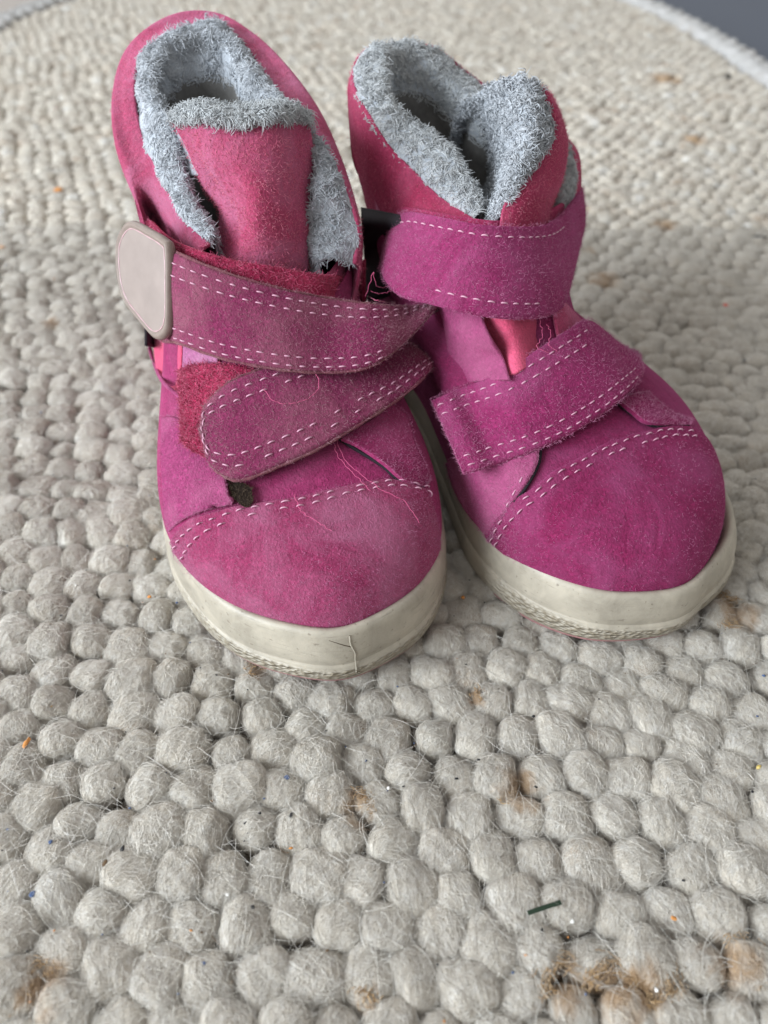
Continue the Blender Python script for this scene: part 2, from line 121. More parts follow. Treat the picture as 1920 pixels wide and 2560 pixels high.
CRUMBS = [
(4.74, 3.22, 0.03, 0.038, 0.038, 0.023, 0.0, 'white', 'bead', 'white bead right of the amber stained knots at the bottom', 'bead'),
(3.47, 4.31, 0.03, 0.036, 0.036, 0.022, 0.0, 'white', 'bead', 'white bead just below the dark green sliver', 'bead'),
(0.09, 6.84, 0.03, 0.032, 0.032, 0.019, 0.0, 'white', 'bead', 'white bead in the middle of the rug left of the yellow flake', 'bead'),
(-2.95, 4.78, 0.03, 0.045, 0.045, 0.027, 0.0, 'white', 'bead', 'white lump of lint on a knot in the lower left quarter', 'lint'),
(2.23, 6.98, 0.03, 0.099, 0.045, 0.027, 1.2, 'yellow', 'flake', 'yellow flake standing between two knots below the right boot', 'flake'),
(4.08, 8.97, 0.03, 0.072, 0.045, 0.027, 0.1, 'yellow', 'flake', 'yellow flake below the toe of the right boot', 'flake'),
(7.98, 7.3, 0.03, 0.072, 0.04, 0.024, 0.7, 'yellow', 'flake', 'pale curled flake near the right edge', 'flake'),
(2.54, 7.43, 0.03, 0.044, 0.034, 0.02, -0.3, 'black', 'speck', 'round black speck left of the yellow flake, on top of a knot', 'speck'),
(3.35, 8.49, 0.03, 0.034, 0.034, 0.02, 0.0, 'black', 'speck', 'square black speck below the right boot toe', 'speck'),
(2.89, 4.15, 0.03, 0.066, 0.03, 0.018, 1.5, 'black', 'speck', 'upright black seed below the green sliver', 'seed'),
(3.55, 4.94, 0.03, 0.039, 0.03, 0.018, -0.4, 'black', 'speck', 'black speck just above the green sliver', 'speck'),
(0.86, 6.52, 0.03, 0.036, 0.036, 0.022, 0.0, 'black', 'speck', 'blunt black speck on a knot near the middle of the rug', 'speck'),
(-1.88, 6.28, 0.03, 0.054, 0.032, 0.019, 1.5, 'black', 'speck', 'oval black speck standing in the lower left quarter', 'speck'),
(-2.78, 6.11, 0.03, 0.052, 0.026, 0.016, 0.2, 'black', 'speck', 'slanting black sliver left of the oval black speck', 'speck'),
(-2.45, 4.54, 0.03, 0.042, 0.042, 0.025, 0.0, 'black', 'speck', 'largest round black speck in the lower left quarter', 'speck'),
(-5.42, 5.34, 0.03, 0.064, 0.04, 0.024, 1.2, 'brown', 'seed', 'brown husk seed on a knot in the lower left', 'seed'),
(-5.14, 5.61, 0.03, 0.063, 0.035, 0.021, 1.3, 'black', 'speck', 'black fleck between knots above the brown husk seed', 'speck'),
(-6.63, 4.77, 0.03, 0.055, 0.055, 0.033, 0.0, 'blue', 'fluff', 'bright blue fluff near the left edge', 'fluff'),
(-1.32, 6.77, 0.03, 0.065, 0.05, 0.03, 1.4, 'blue', 'fluff', 'blue fluff beside a brown tuft in the middle', 'fluff'),
(-2.05, 7.06, 0.03, 0.065, 0.05, 0.03, 0.0, 'blue', 'fluff', 'blue fluff above the oval black speck', 'fluff'),
(-6.6, 5.74, 0.03, 0.04, 0.04, 0.024, 0.0, 'blue', 'fluff', 'small blue fluff in the left part below the boots', 'fluff'),
(-3.2, 3.61, 0.03, 0.05, 0.05, 0.03, 0.0, 'blue', 'fluff', 'blue fluff at the bottom left of the middle', 'fluff'),
(-7.61, 8.74, 0.03, 0.1, 0.05, 0.03, 0.1, 'tan', 'flake', 'folded pale brown flake on a knot at the left', 'flake'),
(-7.8, 7.86, 0.03, 0.12, 0.06, 0.036, 1.3, 'orange', 'crumb', 'amber crumb between knots at the far left', 'crumb'),
(5.35, 4.36, 0.03, 0.045, 0.045, 0.027, 0.0, 'orange', 'crumb', 'orange crumb between knots in the lower right', 'crumb'),
(3.82, 8.41, 0.03, 0.04, 0.04, 0.024, 0.0, 'red', 'crumb', 'small red crumb between knots below the right boot', 'crumb'),
(13.56, 26.56, 0.03, 0.085, 0.085, 0.051, 0.0, 'red', 'crumb', 'pinkish red crumb on the rug right of the upper strap', 'crumb'),
(-20.62, 50.81, 0.03, 0.09, 0.09, 0.054, 0.0, 'red', 'crumb', 'small red crumb on the far rug at the upper left', 'crumb'),
(-16.52, 38.06, 0.03, 0.221, 0.17, 0.102, 0.0, 'orange', 'crumb', 'amber crumb on the rug left of the left boot collar', 'crumb'),
(-16.99, 31.61, 0.03, 0.13, 0.13, 0.078, 0.0, 'orange', 'crumb', 'amber crumb at the left border of the photo', 'crumb'),
(17.04, 32.67, 0.03, 0.3, 0.1, 0.06, -0.15, 'black', 'stick', 'dark stick by the right border of the photo', 'stick'),
(18.45, 37.02, 0.03, 0.221, 0.13, 0.078, -0.1, 'black', 'lint', 'dark blue grey lint above the stick at the right border', 'lint'),
(23.84, 57.81, 0.03, 0.32, 0.2, 0.12, 0.6, 'black', 'lint', 'dark lint close to the far border of the rug', 'lint'),
(-5.99, 11.84, 0.1, 0.045, 0.045, 0.027, 0.0, 'orange', 'crumb', 'tiny amber crumb left of the left boot toe', 'crumb'),
(2.02, 11.86, 0.05, 0.06, 0.06, 0.036, 0.0, 'orange', 'crumb', 'tiny orange crumb between the two boots', 'crumb')]
THREADS = {"L1_hot": [[10.67, 1.14, 4.26], [10.97, 1.16, 4.09], [11.42, 1.34, 3.95], [11.83, 1.68, 3.82], [12.05, 1.86, 3.73], [12.24, 2.11, 3.68], [12.43, 2.39, 3.51], [12.79, 2.57, 3.23]], "L2_hot": [[10.84, 1.05, 4.21], [11.09, 1.08, 4.07], [11.48, 1.27, 3.95], [11.81, 1.47, 3.85], [12.06, 1.62, 3.76]], "L3_hot": [[11.93, -0.06, 3.89], [12.26, -0.01, 3.8], [12.41, 0.06, 3.75], [12.71, 0.36, 3.66], [12.93, 0.57, 3.59]], "L4_hot": [[9.92, -0.33, 5.34], [10.13, -0.21, 5.19], [10.25, 0.02, 5.11], [10.26, 0.44, 5.1], [10.09, 0.78, 5.15], [9.92, 0.92, 5.26], [9.73, 0.89, 5.42]], "L5_hot": [[7.82, 2.46, 6.14], [7.77, 2.59, 6.46], [7.8, 2.66, 6.71], [7.73, 2.74, 6.36], [7.52, 2.99, 6.14], [7.12, 3.32, 6.1]], "L6_hot": [[7.77, 2.59, 6.22], [7.77, 2.84, 6.13], [7.62, 3.14, 6.1], [7.46, 3.31, 6.19]], "L7_hot": [[5.73, 2.95, 4.96], [8.9, 2.51, 6.6], [6.01, 3.6, 4.82]], "R1_hot": [[8.87, -1.42, 5.91], [9.1, -1.43, 5.8], [9.3, -1.59, 5.64], [9.43, -1.39, 5.47]], "R2_hot": [[8.77, -1.57, 6.02], [9.12, -1.68, 5.81], [9.24, -1.88, 5.62], [9.38, -1.62, 5.48]]}
# ---------------------------------------------------------------- mesh helpers
COL = sc.collection
def link(name, data, mat=None, parent=None):
    o = bpy.data.objects.new(name, data); COL.objects.link(o)
    if mat and hasattr(data, 'materials') and not data.materials: data.materials.append(mat)
    if parent: o.parent = parent
    return o
def mesh(name, V, F, smooth=True):
    V = np.asarray(V, np.float64).reshape(-1, 3)*.01; F = np.asarray(F, np.int32)
    me = bpy.data.meshes.new(name); me.vertices.add(len(V)); me.vertices.foreach_set('co', V.ravel())
    k = F.shape[1]; me.loops.add(F.size); me.loops.foreach_set('vertex_index', F.ravel())
    me.polygons.add(len(F)); me.polygons.foreach_set('loop_start', np.arange(0, F.size, k, dtype=np.int32))
    me.polygons.foreach_set('loop_total', np.full(len(F), k, np.int32))
    me.polygons.foreach_set('use_smooth', np.full(len(F), smooth)); me.update(calc_edges=True); me.validate(); return me
def obj(name, V, F, mat, parent=None, kind=None, smooth=True, label=None):
    o = link(name, mesh(name, V, F, smooth), mat, parent)
    if kind: o['kind'] = kind
    if label: o['label'] = label
    return o
def grid_faces(a, b, wrap=False):
    i = np.arange(a if wrap else a-1)[:, None]; j = np.arange(b-1)[None]
    i2 = (i+1) % a
    return np.stack([i*b+j, i2*b+j, i2*b+j+1, i*b+j+1], -1).reshape(-1, 4)
def tubes(P, R, sides=3, cap=False):
    """P (N,K,3) polylines, R radius broadcastable to (N,K)"""
    P = np.asarray(P, float); N, K, _ = P.shape; R = np.broadcast_to(R, (N, K))
    T = np.gradient(P, axis=1); T /= np.linalg.norm(T, axis=-1, keepdims=True)+1e-12
    ref = np.where(np.abs(T[:, :1, 2:3]) > .8, np.array([1., 0, 0]), np.array([0, 0, 1.]))
    A = np.cross(T, ref); A /= np.linalg.norm(A, axis=-1, keepdims=True)+1e-12; Bn = np.cross(T, A)
    an = np.arange(sides)*2*np.pi/sides
    V = P[:, :, None]+R[:, :, None, None]*(np.cos(an)[:, None]*A[:, :, None]+np.sin(an)[:, None]*Bn[:, :, None])
    k = np.arange(K-1)[:, None]; s = np.arange(sides)[None]; s2 = (s+1) % sides
    f = np.stack([k*sides+s, (k+1)*sides+s, (k+1)*sides+s2, k*sides+s2], -1).reshape(-1, 4)
    F = (np.arange(N)[:, None, None]*(K*sides)+f[None]).reshape(-1, 4)
    return V.reshape(-1, 3), F
def join(parts):
    Vs, Fs, n = [], [], 0
    for V, F in parts: Vs.append(V); Fs.append(F+n); n += len(V)
    return np.concatenate(Vs), np.concatenate(Fs)
def normals(G):
    n = np.cross(np.gradient(G, axis=0), np.gradient(G, axis=1)); return n/(np.linalg.norm(n, axis=-1, keepdims=True)+1e-12)
def refine(G, a, b):
    G = cat(np.asarray(G, float), a); return np.swapaxes(cat(np.swapaxes(G, 0, 1), b), 0, 1)
def orient(G, c):
    n = normals(G); s = np.sign(np.sum(n*(G-c))); return n*s
def slab(G, n, th, rnd=.35):
    """thick sheet with softly rounded rim: outer face G, thickness th inwards (against n)"""
    a, b = G.shape[:2]
    e = min(.35*th, .06)
    top = G.copy(); bot = G-n*th
    mid = G-n*th*.5
    # rim: pull the outermost vertices of top and bottom in a little, keep the middle loop full size
    def inset(X):
        Y = X.copy()
        for s0, s1 in (((0, slice(None)), (1, slice(None))), ((-1, slice(None)), (-2, slice(None))), ((slice(None), 0), (slice(None), 1)), ((slice(None), -1), (slice(None), -2))):
            d = X[s1]-X[s0]; L = np.linalg.norm(d, axis=-1, keepdims=True)+1e-9; Y[s0] = Y[s0]+d/L*np.minimum(e, L*.5)
        return Y
    top = inset(top); bot = inset(bot)
    ring = [(i, 0) for i in range(a)]+[(a-1, j) for j in range(1, b)]+[(i, b-1) for i in range(a-2, -1, -1)]+[(0, j) for j in range(b-2, 0, -1)]
    idx = np.array([i*b+j for i, j in ring]); m = len(idx)
    V = np.concatenate([top.reshape(-1, 3), bot.reshape(-1, 3), mid.reshape(-1, 3)[idx]])
    F = grid_faces(a, b); nb = a*b; k = np.arange(m); k2 = (k+1) % m
    s1 = np.stack([idx[k], 2*nb+k, 2*nb+k2, idx[k2]], -1); s2 = np.stack([2*nb+k, nb+idx[k], nb+idx[k2], 2*nb+k2], -1)
    return V, np.concatenate([F, F[:, ::-1]+nb, s1, s2])
def bil(G, u, v):
    a, b = G.shape[:2]; x = np.clip(u, 0, 1)*(a-1); y = np.clip(v, 0, 1)*(b-1)
    i = np.clip(np.floor(x).astype(int), 0, a-2); j = np.clip(np.floor(y).astype(int), 0, b-2); x = (x-i)[..., None]; y = (y-j)[..., None]
    return G[i, j]*(1-x)*(1-y)+G[i+1, j]*x*(1-y)+G[i, j+1]*(1-x)*y+G[i+1, j+1]*x*y
def stitches(path, nrm, length=.2, gap=.125, r=.03, keep=1.):
    """dashes of thread along a 3-D path, each dash dipping into the suede at its ends"""
    d = np.concatenate([[0], np.cumsum(np.linalg.norm(np.diff(path, axis=0), axis=1))]); out = []
    s = .05
    while s+length < d[-1]:
        L = length*rng.uniform(.85, 1.1)
        if rng.random() < keep:
            t = s+np.linspace(0, L, 6); p = np.stack([np.interp(t, d, path[:, k]) for k in range(3)], -1); n = np.stack([np.interp(t, d, nrm[:, k]) for k in range(3)], -1)
            out.append(p+n*(np.array([-.03, .01, .022, .022, .01, -.03])[:, None]))
        s += L+gap*rng.uniform(.8, 1.25)
    return tubes(np.array(out), np.array([.55, 1, 1.1, 1.1, 1, .55])*r, 6)
def fuzz(G, n, count, length=.1, r=.006, lean=1.5, edge=0., seg=4, curl=.4):
    """short nap fibres standing on a sheet; edge = share of fibres rooted on its borders"""
    u = rng.random(count); v = rng.random(count)
    ne = int(count*edge)
    if ne:
        side = rng.integers(0, 4, ne); u[:ne] = np.where(side == 0, 0, np.where(side == 1, 1, u[:ne])); v[:ne] = np.where(side == 2, 0, np.where(side == 3, 1, v[:ne]))
    p = bil(G, u, v); nn = bil(n, u, v)
    d = rng.normal(size=(count, 3)); d -= nn*np.sum(d*nn, -1, keepdims=True)*.8
    dr = nn+lean*d/np.linalg.norm(d, axis=-1, keepdims=True)*rng.uniform(.3, 1, (count, 1)); dr /= np.linalg.norm(dr, axis=-1, keepdims=True)
    L = length*rng.uniform(.4, 1.3, (count, 1)); bend = rng.normal(size=(count, 3))*curl
    t = np.linspace(0, 1, seg)
    P = p[:, None]+(dr*L)[:, None]*t[None, :, None]+(bend*L)[:, None]*(t[None, :, None]**2)*.6
    return tubes(P, r*np.linspace(1, .35, seg)[None], 3)
def plush(G, n, count, wm):
    u = rng.random(count*2); v = rng.random(count*2); k = rng.random(len(u)) < wm(u, v); u, v = u[k][:count], v[k][:count]
    Gs = bil(G, u, v); a = snz(Gs*5.2); b = snz(Gs*5.8+7); nn = bil(n, u, v); t1 = np.cross(nn, [0, 0, 1.]); t1 /= np.linalg.norm(t1, axis=1, keepdims=True)+1e-9; t2 = np.cross(nn, t1)
    d = nn*.3+t1*a[:, None]*.9+t2*(b[:, None]*.8+.35)+rng.normal(size=(len(u), 3))*.13; d /= np.linalg.norm(d, axis=1, keepdims=True)   # the pile lies in swirls, neighbours together
    L = .24*rng.uniform(.5, 1.2, (len(u), 1))*np.clip(.35+v*5, .35, 1)[:, None]; t = np.linspace(0, 1, 5); c = np.cross(d, nn)
    P = Gs[:, None]+(d*L)[:, None]*t[None, :, None]+(c*L*rng.normal(size=(len(u), 1))*.5)[:, None]*(t**2)[None, :, None]-nn[:, None]*(L*.35)[:, None]*(t**2)[None, :, None]
    return tubes(P, .012*np.array([1, 1, .9, .75, .4])[None], 3)
def snz(P):
    r_ = np.random.default_rng(5); o_ = np.zeros(len(P))
    for k in range(8): o_ += np.sin(P@(r_.normal(size=3)*r_.uniform(.5, 1.8))+r_.uniform(0, 6.28))
    return o_/2.
def lumpy(G, n, amp=.05):
    P = G.reshape(-1, 3); return G+n*((snz(P*2.2)*.6+snz(P*4.5+3)*.4).reshape(G.shape[:2])*amp)[..., None]
def fleece(G, n, count, length=.42, r=.02, curl=.11, strands=4, wmask=None):
    """curly sherpa tufts: small clumps of crimped strands"""
    u = rng.random(count*2); v = rng.random(count*2)
    if wmask is not None: k = rng.random(len(u)) < wmask(u, v); u, v = u[k], v[k]
    u, v = u[:count], v[:count]; count = len(u)
    p = bil(G, u, v); nn = bil(n, u, v); K = 8; t = np.linspace(0, 1, K)
    out = []
    d0 = rng.normal(size=(count, 3))*.75; base = nn*.7+d0-np.array([0, 0, .3]); base /= np.linalg.norm(base, axis=-1, keepdims=True)
    ph0 = rng.uniform(0, 6.28, (count, 1)); w0 = rng.uniform(3, 6.5, (count, 1)); A0 = curl*rng.uniform(.4, 1.3, (count, 1)); ax0 = rng.normal(size=(count, 3)); L0 = length*rng.uniform(.6, 1.3, (count, 1))
    for s in range(strands):
        d = base+rng.normal(size=(count, 3))*.22; d /= np.linalg.norm(d, axis=-1, keepdims=True)
        a = np.cross(d, ax0); a /= np.linalg.norm(a, axis=-1, keepdims=True); b = np.cross(d, a)
        ph = ph0+rng.normal(size=(count, 1))*.4; w = w0+rng.normal(size=(count, 1))*.5; A = A0
        q = p+rng.normal(size=(count, 3))*.03-nn*.03
        P = q[:, None]+(d*L0)[:, None]*t[None, :, None]*(1-.25*t[None, :, None])+(a[:, None]*np.sin(ph+w*t)[..., None]+b[:, None]*np.cos(ph+w*t)[..., None])*(A*np.minimum(1, t*2.2))[..., None]
        out.append(tubes(P, r*np.array([.8, 1, 1, 1, .95, .85, .7, .4])[None], 3))
    return join(out)

# ---------------------------------------------------------------- materials
def newmat(name):
    m = bpy.data.materials.new(name); m.use_nodes = True; nt = m.node_tree; return m, nt, nt.nodes['Principled BSDF']
def N(nt, t, **k):
    n = nt.nodes.new(t)
    for a, v in k.items(): setattr(n, a, v)
    return n
def noise(nt, vec, scale, detail=3, rough=.6, dist=0.):
    n = N(nt, 'ShaderNodeTexNoise'); n.inputs['Scale'].default_value = scale; n.inputs['Detail'].default_value = detail; n.inputs['Roughness'].default_value = rough; n.inputs['Distortion'].default_value = dist
    nt.links.new(vec, n.inputs['Vector']); return n.outputs['Fac']
def ramp(nt, fac, pts):
    r = N(nt, 'ShaderNodeValToRGB'); e = r.color_ramp.elements
    while len(e) < len(pts): e.new(.5)
    for k, (p, c) in enumerate(pts): e[k].position = p; e[k].color = (*c, 1) if len(c) == 3 else c
    nt.links.new(fac, r.inputs[0]); return r.outputs[0]
def mix(nt, fac, a, b, mode='MIX'):
    m = N(nt, 'ShaderNodeMix', data_type='RGBA', blend_type=mode)
    for s, v in ((0, fac), (6, a), (7, b)):
        if isinstance(v, (int, float)): m.inputs[s].default_value = v
        elif isinstance(v, tuple): m.inputs[s].default_value = (*v, 1)
        else: nt.links.new(v, m.inputs[s])
    return m.outputs[2]
def bump(nt, h, dist, strength=1., nrm=None):
    b = N(nt, 'ShaderNodeBump'); b.inputs['Distance'].default_value = dist; b.inputs['Strength'].default_value = strength; nt.links.new(h, b.inputs['Height'])
    if nrm: nt.links.new(nrm, b.inputs['Normal'])
    return b.outputs[0]
def mul(c, k): return tuple(min(1, x*k) for x in c)
def suede(name, col, dust, dusty=.35, sheen=.5, dark=.60, light=1.32):
    m, nt, p = newmat(name); tc = N(nt, 'ShaderNodeTexCoord').outputs['Object']
    big = noise(nt, tc, 55, 4, .6, .8); mid = noise(nt, tc, 420, 3, .65, .5); nap = noise(nt, tc, 1550, 3, .75, .6)
    mp = N(nt, 'ShaderNodeMapping'); mp.inputs['Scale'].default_value = (1, .35, 1); mp.inputs['Rotation'].default_value = (.2, .1, .5); nt.links.new(tc, mp.inputs[0])
    st = noise(nt, mp.outputs[0], 1500, 3, .7, 1.2)
    c = mix(nt, ramp(nt, nap, [(.34, (0, 0, 0)), (.64, (1, 1, 1))]), mul(col, dark), mul(col, light))
    c = mix(nt, ramp(nt, mid, [(.4, (0, 0, 0)), (.66, (.8, .8, .8))]), c, mul(col, .78))
    c = mix(nt, ramp(nt, big, [(.42, (0, 0, 0)), (.68, (dusty, dusty, dusty))]), c, dust)
    c = mix(nt, ramp(nt, st, [(.55, (0, 0, 0)), (.75, (.3, .3, .3))]), c, mul(dust, 1.25))
    nt.links.new(c, p.inputs['Base Color']); p.inputs['Roughness'].default_value = .93; p.inputs['Specular IOR Level'].default_value = .15
    p.inputs['Sheen Weight'].default_value = sheen; p.inputs['Sheen Roughness'].default_value = .45; p.inputs['Sheen Tint'].default_value = (*mul(dust, 1.8), 1)
    h = mix(nt, .4, nap, st); n1 = bump(nt, big, .0018, .7); n2 = bump(nt, mid, .0004, .6, n1); nt.links.new(bump(nt, h, .0006, 1., n2), p.inputs['Normal'])
    return m
def plain(name, col, rough=.8, spec=.3, sheen=0., var=.2, scale=600):
    m, nt, p = newmat(name); tc = N(nt, 'ShaderNodeTexCoord').outputs['Object']; f = noise(nt, tc, scale, 3)
    nt.links.new(mix(nt, f, mul(col, 1-var), mul(col, 1+var)), p.inputs['Base Color']); p.inputs['Roughness'].default_value = rough
    p.inputs['Specular IOR Level'].default_value = spec; p.inputs['Sheen Weight'].default_value = sheen; nt.links.new(bump(nt, f, .0002, .5), p.inputs['Normal']); return m
def fibre(name, cols, rough=.7, sheen=.2, spec=.3):
    """fibres: colour varies over the place they stand on, strand by strand"""
    m, nt, p = newmat(name); tc = N(nt, 'ShaderNodeTexCoord').outputs['Object']; f = noise(nt, tc, 700, 4, .75)
    k = len(cols); nt.links.new(ramp(nt, f, [(.3+.4*i/(k-1), c) for i, c in enumerate(cols)]), p.inputs['Base Color'])
    p.inputs['Roughness'].default_value = rough; p.inputs['Sheen Weight'].default_value = sheen; p.inputs['Specular IOR Level'].default_value = spec; return m
MAG = (.40, .035, .165); MAGD = (.43, .13, .25)
M = dict(
 toe=suede('magenta suede toe', (.285, .036, .105), (.41, .155, .255), .55), vamp=suede('magenta suede vamp', (.285, .028, .11), (.38, .10, .20), .45), quarter=suede('lilac magenta suede', (0.290, 0.042, 0.136), (.42, .13, .24), .5),
 strap_old=suede('worn dusty strap suede', (0.202, 0.026, 0.084), (.30, .12, .16), .5), strap=suede('clean magenta strap suede', (0.242, 0.023, 0.099), (.36, .09, .21), .4),
 coral=suede('coral softshell', (.400, .056, .128), (.54, .22, .35), .5, dark=.66, light=1.22), coral_r=suede('redder coral softshell', (.36, .036, .095), (.46, .12, .21), .4, dark=.66, light=1.22), coral_hot=suede('bright coral softshell', (0.686, 0.079, 0.176), (.75, .22, .33), .25, dark=.85, light=1.1), lilac=suede('lilac lining suede', (0.405, 0.106, 0.264), (.55, .3, .42), .5),
 toe_r=suede('magenta suede toe of the cleaner boot', (0.216, 0.017, 0.077), (.32, .075, .185), .5), inner=suede('strap underside', (.36, .03, .10), (.45, .1, .2), .3),
 rubber=None, tread=plain('pink outsole rubber', (.30, .15, .15), .6), lining=plain('grey fleece base', (.36, .39, .43), .95, .05, .3, .25, 900),
 fleece=fibre('grey fleece strands', [(.40, .425, .455), (.48, .505, .54), (.57, .595, .63)], .9, .1, .06), fleece_w=fibre('beige grey fleece strands', [(.42, .44, .455), (.50, .52, .535), (.58, .595, .60)], .9, .1, .06),
 thread=plain('pale pink thread', (.55, .28, .385), .5, .5, .2, .1), thread_hot=plain('hot pink thread', (.60, .09, .22), .6, .4, .2, .1), nap=fibre('pink nap fibres', [(.36, .06, .17), (.52, .16, .32), (.62, .30, .44)]),
 nap_old=fibre('dusty nap fibres', [(.27, .07, .14), (.40, .17, .23), (.47, .30, .33)]), nap_coral=fibre('coral nap fibres', [(.58, .07, .16), (.68, .16, .26), (.70, .3, .38)]),
 velcro=fibre('red velcro loops', [(.30, .010, .055), (.46, .022, .11), (.62, .14, .24)], .45, .2, .6), velcro_base=suede('red velcro backing', (.34, .014, .07), (.5, .15, .2), .3), black=plain('black cloth and gap shade', (.016, .013, .017), .8, .2),
 badge=plain('pinkish beige rubber badge', (.27, .22, .20), .42, .5, 0, .24, 130), metal=plain('dull grey metal', (.25, .26, .27), .35, .8), dirt=plain('crusted dirt', (.09, .065, .045), .95, .1, 0, .6, 900))
M['sock'] = plain('worn inner sock with cavity shade', (.15, .146, .14), .95, .05, .2, .35, 700)  # worn felt, its colour darkened further for the shade of the opening
M['bead'] = plain('glossy pink badge edging', (.50, .33, .35), .3, .6, 0, .15, 400); M['edge_old'] = suede('brown worn suede edge', (.19, .055, .08), (.25, .14, .14), .5)
M['dirt_dark'] = plain('black brown shade of torn hole', (.022, .015, .012), .95, .1, 0, .5, 900)  # near-black colour for the shade inside the torn hole
M['badge_rim'] = plain('grimy badge rim', (.23, .18, .155), .55, .4, 0, .25, 500)
def rubber():
    m, nt, p = newmat('cream rubber sole'); tc = N(nt, 'ShaderNodeTexCoord').outputs['Object']; sx = N(nt, 'ShaderNodeSeparateXYZ'); nt.links.new(tc, sx.inputs[0])
    big = noise(nt, tc, 90, 5, .65, .5); fine = noise(nt, tc, 1300, 3, .7); sp = noise(nt, tc, 700, 2, .5)
    c = mix(nt, ramp(nt, big, [(.35, (0, 0, 0)), (.7, (1, 1, 1))]), (.47, .425, .345), (.29, .26, .21))
    c = mix(nt, ramp(nt, sp, [(.66, (0, 0, 0)), (.74, (.6, .6, .6))]), c, (.16, .13, .10))
    ms = N(nt, 'ShaderNodeMapping'); ms.inputs['Scale'].default_value = (.12, .12, 2.2); ms.inputs['Rotation'].default_value = (.12, .2, .3); nt.links.new(tc, ms.inputs[0]); sk = noise(nt, ms.outputs[0], 900, 3, .7, .4)
    c = mix(nt, ramp(nt, sk, [(.60, (0, 0, 0)), (.72, (.55, .55, .55))]), c, (.20, .175, .14))
    # scuffed, grimy knurled band low on the toe
    mr = N(nt, 'ShaderNodeMapRange', interpolation_type='SMOOTHSTEP'); mr.inputs[1].default_value = .0096; mr.inputs[2].default_value = .0086; nt.links.new(sx.outputs[2], mr.inputs[0])
    mf = N(nt, 'ShaderNodeMapRange', interpolation_type='SMOOTHSTEP'); mf.inputs[1].default_value = -.105; mf.inputs[2].default_value = -.128; nt.links.new(sx.outputs[1], mf.inputs[0])
    mm = N(nt, 'ShaderNodeMath', operation='MULTIPLY'); nt.links.new(mr.outputs[0], mm.inputs[0]); nt.links.new(mf.outputs[0], mm.inputs[1])
    mp = N(nt, 'ShaderNodeMapping'); mp.inputs['Scale'].default_value = (1, 1, 2.2); nt.links.new(tc, mp.inputs[0])
    vo = N(nt, 'ShaderNodeTexVoronoi'); vo.inputs['Scale'].default_value = 620; nt.links.new(mp.outputs[0], vo.inputs['Vector'])
    kn = N(nt, 'ShaderNodeMath', operation='MULTIPLY'); nt.links.new(vo.outputs['Distance'], kn.inputs[0]); nt.links.new(mm.outputs[0], kn.inputs[1])
    c = mix(nt, ramp(nt, kn.outputs[0], [(.35, (0, 0, 0)), (.62, (.75, .75, .75))]), c, (.24, .20, .14))
    nt.links.new(c, p.inputs['Base Color']); p.inputs['Roughness'].default_value = .46; p.inputs['Specular IOR Level'].default_value = .45; p.inputs['Subsurface Weight'].default_value = .08; p.inputs['Subsurface Radius'].default_value = (.004, .003, .002); p.inputs['Subsurface Scale'].default_value = .5
    n1 = bump(nt, fine, .00012, .6); nt.links.new(bump(nt, kn.outputs[0], .0009, 1., n1), p.inputs['Normal']); return m
M['rubber'] = rubber()

# ---------------------------------------------------------------- the boots
CEN = np.array([-4.5, 0, 4.5])
def W3(P):
    """(f, s, z) of the boot frame -> local x, y, z"""
    P = np.asarray(P, float); return np.stack([P[..., 1], -P[..., 0], P[..., 2]], -1)
def loc_center(): return np.array([0, -5.5, 4.5])
def strap_grid(pairs, nu, nv, crown=.07):
    G = W3(np.array(pairs)); a = cat(G[:, 0], nu); b = cat(G[:, 1], nu); t = np.linspace(0, 1, nv)[None, :, None]
    X = a[:, None]*(1-t)+b[:, None]*t
    n = orient(X, loc_center()); return X+n*(crown*4*t*(1-t)), n
def add_slab(name, G, n, th, mat, parent, label=None):
    V, F = slab(G, n, th); return obj(name, V, F, mat, parent, label=label)
def row_path(G, n, ws, u0=0., u1=1., m=160):
    u = np.linspace(u0, u1, m); v = np.interp(u, np.linspace(0, 1, len(ws)), ws) if np.ndim(ws) else np.full(m, ws); return bil(G, u, v), bil(n, u, v)
